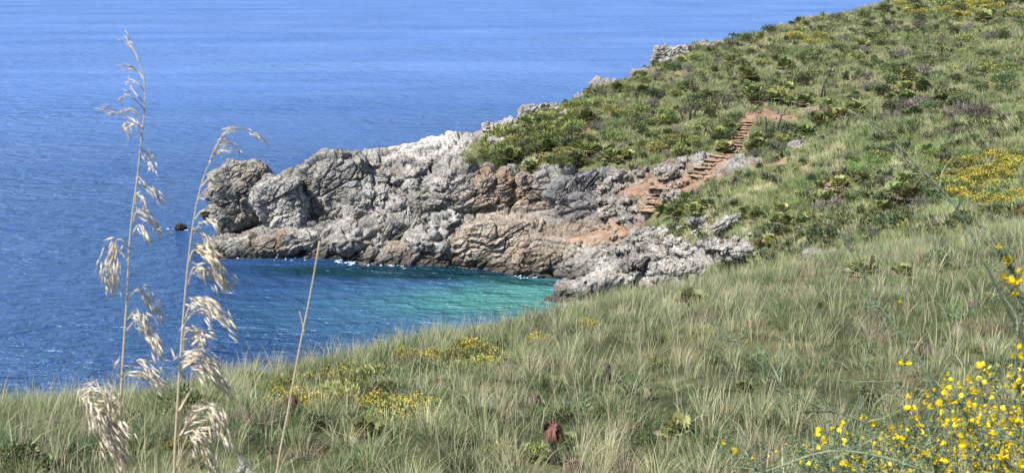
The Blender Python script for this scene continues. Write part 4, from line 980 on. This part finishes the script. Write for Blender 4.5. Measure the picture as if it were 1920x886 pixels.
for k, (pts, n, L, fat) in enumerate([
    ([(400, 290), (425, 246), (462, 243), (498, 264)], 20, .014, .8), ([(395, 300), (410, 268), (435, 268), (453, 289)], 16, .013, .9), ([(392, 305), (405, 288), (420, 283), (430, 282)], 8, .010, .8),
    ([(378, 350), (388, 338), (400, 334), (410, 340)], 14, .012, .9), ([(372, 375), (380, 362), (390, 352), (402, 344)], 12, .011, .9), ([(364, 415), (375, 398), (392, 390), (406, 388)], 12, .012, .9),
    ([(362, 440), (376, 420), (400, 418), (419, 445)], 20, .014, 1), ([(358, 455), (362, 430), (380, 436), (392, 462)], 22, .014, 1), ([(352, 500), (362, 470), (392, 478), (419, 528)], 44, .017, 1.2), ([(352, 535), (366, 500), (392, 512), (418, 534)], 26, .015, 1),
    ([(347, 600), (358, 570), (385, 568), (427, 604)], 36, .016, 1.1), ([(344, 610), (360, 588), (380, 580), (410, 592)], 16, .014, 1), ([(343, 660), (350, 620), (370, 628), (398, 630)], 18, .013, 1), ([(345, 650), (352, 618), (368, 622), (378, 640)], 14, .013, 1),
    ([(338, 720), (355, 668), (385, 680), (418, 726)], 60, .018, 1.4), ([(340, 700), (352, 668), (372, 672), (395, 700)], 26, .016, 1.2), ([(333, 860), (362, 768), (400, 765), (424, 834)], 46, .018, 1.2),
    ([(330, 880), (362, 806), (382, 830), (400, 890)], 60, .018, 1.3)]):
    seed_head(st2, b2, pts, n, L, 600 + k, fat)
mb = MB(); tube(mb, smooth_path([W3(334, 772) - b2, W3(350, 745) - b2, W3(368, 714) - b2], 12), np.linspace(.0016, .0008, 12), CULM, 6); obj('side_shoot', mb.mesh('side_shoot'), M_STRAW, st2)
st3, b3 = stalk('bare pale leaning stalk without seed heads, right of the two seeded stalks', [(518, 900), (540, 770), (562, 650), (583, 545), (599, 452)], .0030, .0007, -.02)
mb = MB(); tube(mb, smooth_path([W3(571, 625) - b3, W3(566, 600) - b3, W3(561, 583) - b3], 8), np.linspace(.0012, .0004, 8), CULM, 6); obj('sheath', mb.mesh('sheath'), M_STRAW, st3)
st4, b4 = stalk('short thin dry stem with small whitish heads at the bottom edge', [(458, 910), (455, 880), (449, 858), (440, 840), (424, 826)], .0009, .0004, 0)
for k, (u, v) in enumerate([(452, 858), (460, 872), (448, 878), (466, 880)]):
    seed_head(st4, b4, [(454, 885), ((454 + u) / 2, v + 4), (u, v)], 12, .006, 650 + k, 1.2, .003, (.5, .5, .48))

# ================================================================== FLOWERING BROOM (right foreground)
root_b = np.array([1.35, 1.9, 21.75])
broom = thing('flowering_broom', 'spiny broom bush with bright yellow pea flowers in the right foreground', 'flowering shrub', root_b)
TW = np.array([.15, .175, .11])
r = np.random.default_rng(9)
twig_pts = []
def leafy(mb, path_, n, s, col):
    for k in range(n):
        i = r.integers(1, len(path_) - 1); p = path_[i] + r.normal(size=3) * s * .5
        for q in range(3):
            dv = r.normal(size=3); dv /= np.linalg.norm(dv); sd_ = np.cross(dv, r.normal(size=3)); sd_ /= np.linalg.norm(sd_)
            mb.add(np.array([p, p + dv * s * .6 + sd_ * s * .28, p + dv * s * 1.2, p + dv * s * .6 - sd_ * s * .28]), [0, 1, 2, 3], [4], np.array(col) * r.uniform(.6, 1.4))
def branch(pts, y, r0, side=8, leaves=60, name='branch', bs=.0045, tl=.06):
    mb = MB(); P_ = [W3(u, v, yy) - root_b for (u, v), yy in zip(pts, np.broadcast_to(y, (len(pts),)))]
    path_ = smooth_path(P_, 50); tube(mb, path_, np.linspace(r0, r0 * .35, 50), TW * r.uniform(.85, 1.2), 6)
    lf = MB(); leafy(lf, path_, leaves, bs, (.075, .12, .06))
    for k in range(side):
        i = r.integers(6, 46); t = path_[i + 1] - path_[i]; t /= np.linalg.norm(t); dv = t + r.normal(size=3) * .7; dv /= np.linalg.norm(dv)
        L = tl * r.uniform(.4, 1.3); e = path_[i] + dv * L; mid = path_[i] + dv * L * .5 + r.normal(size=3) * L * .06
        sp_ = smooth_path([path_[i], mid, e], 12); tube(mb, sp_, np.linspace(r0 * .5, r0 * .12, 12), TW * r.uniform(.8, 1.25), 4); leafy(lf, sp_, 7, bs, (.075, .12, .06)); twig_pts.extend(list(sp_[4:]))
    twig_pts.extend(list(path_[20:]))
    o = obj(name, mb.mesh('branch', True), M_TWIG, broom); obj('leaves', lf.mesh('leaves'), M_LEAF, o)
branch([(1990, 800), (1920, 640), (1850, 500), (1790, 385), (1720, 310), (1655, 248), (1590, 205)], [1.9, 1.85, 1.8, 1.8, 1.8, 1.8, 1.8], .0032, 14, 60, tl=.07)
branch([(1800, 930), (1755, 740), (1700, 640), (1640, 560), (1600, 480), (1570, 430)], 1.9, .0030, 16, 70, tl=.08)
branch([(1900, 1000), (1720, 840), (1620, 790), (1500, 745), (1390, 650), (1325, 605)], 1.8, .0032, 18, 80, tl=.08)
branch([(1650, 960), (1640, 760), (1690, 716), (1640, 715), (1560, 712)], 1.95, .0022, 10, 40, tl=.06)
branch([(1900, 980), (1700, 870), (1560, 845), (1450, 878), (1380, 905)], 1.5, .0030, 12, 60)
branch([(1960, 640), (1915, 560), (1895, 500), (1870, 465)], 1.5, .0028, 14, 60)
branch([(1960, 900), (1915, 760), (1905, 650), (1925, 560)], 1.6, .0030, 14, 60)
branch([(1600, 950), (1610, 780), (1628, 640), (1632, 560)], 2.0, .0018, 10, 40)
branch([(1785, 900), (1783, 760), (1781, 690)], 1.9, .0026, 6, 20)
for k in range(115):       # the dense lower mass
    t = r.uniform(); u = 1390 + 560 * t ** .8; v = 905 - r.uniform(0, 1) * (30 + 205 * t); y = r.uniform(1.5, 2.5)
    branch([(u + r.uniform(-30, 130), v + 150), (u + r.uniform(-20, 50), v + 60), (u, v), (u + r.uniform(-40, 20), v - r.uniform(10, 35))], y, .0020, 9, 46, tl=.07)
# flowers
def flower_mesh(seed, s):
    q = np.random.default_rng(seed); mb = MB(); Y1 = np.array([.80, .60, .02])
    def petal(L, Wd, el, az, cup, n=5, c=Y1):
        V = []; 
        for i in range(n + 1):
            t = i / n
            for j in range(-2, 3):
                w_ = Wd * math.sin(math.pi * min(.98, .12 + t * .86)) * j / 2; zc = cup * (abs(j) / 2) ** 2 * Wd
                V.append((w_, L * t * math.cos(el), L * t * math.sin(el) + zc + .15 * L * t * t))
        Fs = [];
        for i in range(n):
            for j in range(4): a = i * 5 + j; Fs += [a, a + 1, a + 6, a + 5]
        V = np.array(V); ca, sa = math.cos(az), math.sin(az); V = np.stack([V[:, 0] * ca - V[:, 1] * sa, V[:, 0] * sa + V[:, 1] * ca, V[:, 2]], 1)
        mb.add(V * s, Fs, [4] * (len(Fs) // 4), c * q.uniform(.85, 1.15))
    petal(1.0, .55, 1.2, 0, .35); petal(.85, .25, .15, .35, .8); petal(.85, .25, .15, -.35, .8); petal(.75, .20, -.15, 0, 1.4)
    tube(mb, [(0, 0, -.05 * s), (0, .18 * s, .0)], [.13 * s, .2 * s], (.20, .25, .08), 6)
    return mb
flm = [flower_mesh(k, 1.0).mesh('flower', True) for k in range(5)]
picks = [(1892, 492, 1.5, 1.7), (1871, 466, 1.5, .9), (1880, 522, 1.5, 1.1), (1895, 532, 1.5, 1.2), (1912, 515, 1.5, 1.0), (1903, 535, 1.5, 1.1), (1898, 552, 1.5, 1.3), (1910, 530, 1.5, 1), (1845, 488, 1.6, .5),
         (1688, 684, 1.9, 1.1), (1705, 686, 1.9, 1.2), (1634, 794, 1.8, 1.5), (1546, 831, 1.7, 1.3), (1382, 848, 1.6, 1.2), (1357, 833, 1.6, .8), (1835, 690, 1.8, 1.4), (1896, 670, 1.7, 1.2), (1910, 672, 1.7, 1.3), (1913, 655, 1.7, 1.0), (1762, 762, 1.8, 1.5), (1675, 770, 1.8, 1.1), (1686, 565, 1.9, .7), (1527, 816, 1.9, .8), (1914, 876, 1.5, 1.8), (1812, 835, 1.5, 2.2), (1900, 790, 1.5, 2.2), (1880, 860, 1.5, 1.6)]
fl_list = [(W3(u, v, y), min(s, 1.5) * .0085) for (u, v, y, s) in picks]
tp = np.array(twig_pts) + root_b
tu, tv = proj(tp)
lim = np.interp(tu, [1380, 1500, 1700, 1920], [870, 820, 735, 640])
ok = np.where((tv > lim) & (tv < 930) & (tu > 1360) & (tu < 1960))[0]
print('twig pts', len(ok))
sel = r.choice(ok, min(1350, len(ok)), replace=False)
for i in sel:
    if r.random() < np.interp(tu[i], [1360, 1600, 1800], [.35, .6, 1]): fl_list.append((tp[i] + r.normal(size=3) * .004, .0066 * r.uniform(.5, 1.25) * np.interp(tu[i], [1400, 1650, 1850], [.85, 1.05, 1.25]) * np.linalg.norm(tp[i] - np.array([0, 0, 24.])) / 2.0))
def frot(): return Euler((r.uniform(-.5, .6), r.uniform(-.5, .5), r.uniform(2.0, 4.3)))
rest = MB()
for k, (p, s) in enumerate(fl_list):
    e = frot()
    if k < 99:
        o = obj('flower', flm[k % 5], M_FLOWER, broom); o.location = Vector(p - root_b); o.rotation_euler = e; o.scale = (s,) * 3
    else:
        m_ = flm[k % 5]; n_ = len(m_.vertices); co = np.empty(n_ * 3, np.float32); m_.vertices.foreach_get('co', co); co = co.reshape(-1, 3) * s
        R_ = np.array(e.to_matrix()); V = co @ R_.T + (p - root_b)
        fi = np.empty(len(m_.loops), np.int32); m_.loops.foreach_get('vertex_index', fi); sz = np.empty(len(m_.polygons), np.int32); m_.polygons.foreach_get('loop_total', sz)
        cc = np.empty(n_ * 4, np.float32); m_.color_attributes['Col'].data.foreach_get('color', cc)
        rest.add(V, fi, sz, cc.reshape(-1, 4)[:, :3])
if rest.n:
    o = obj('flower', rest.mesh('flower', True), M_FLOWER, broom); o['kind'] = 'stuff'
print('flowers', len(fl_list))
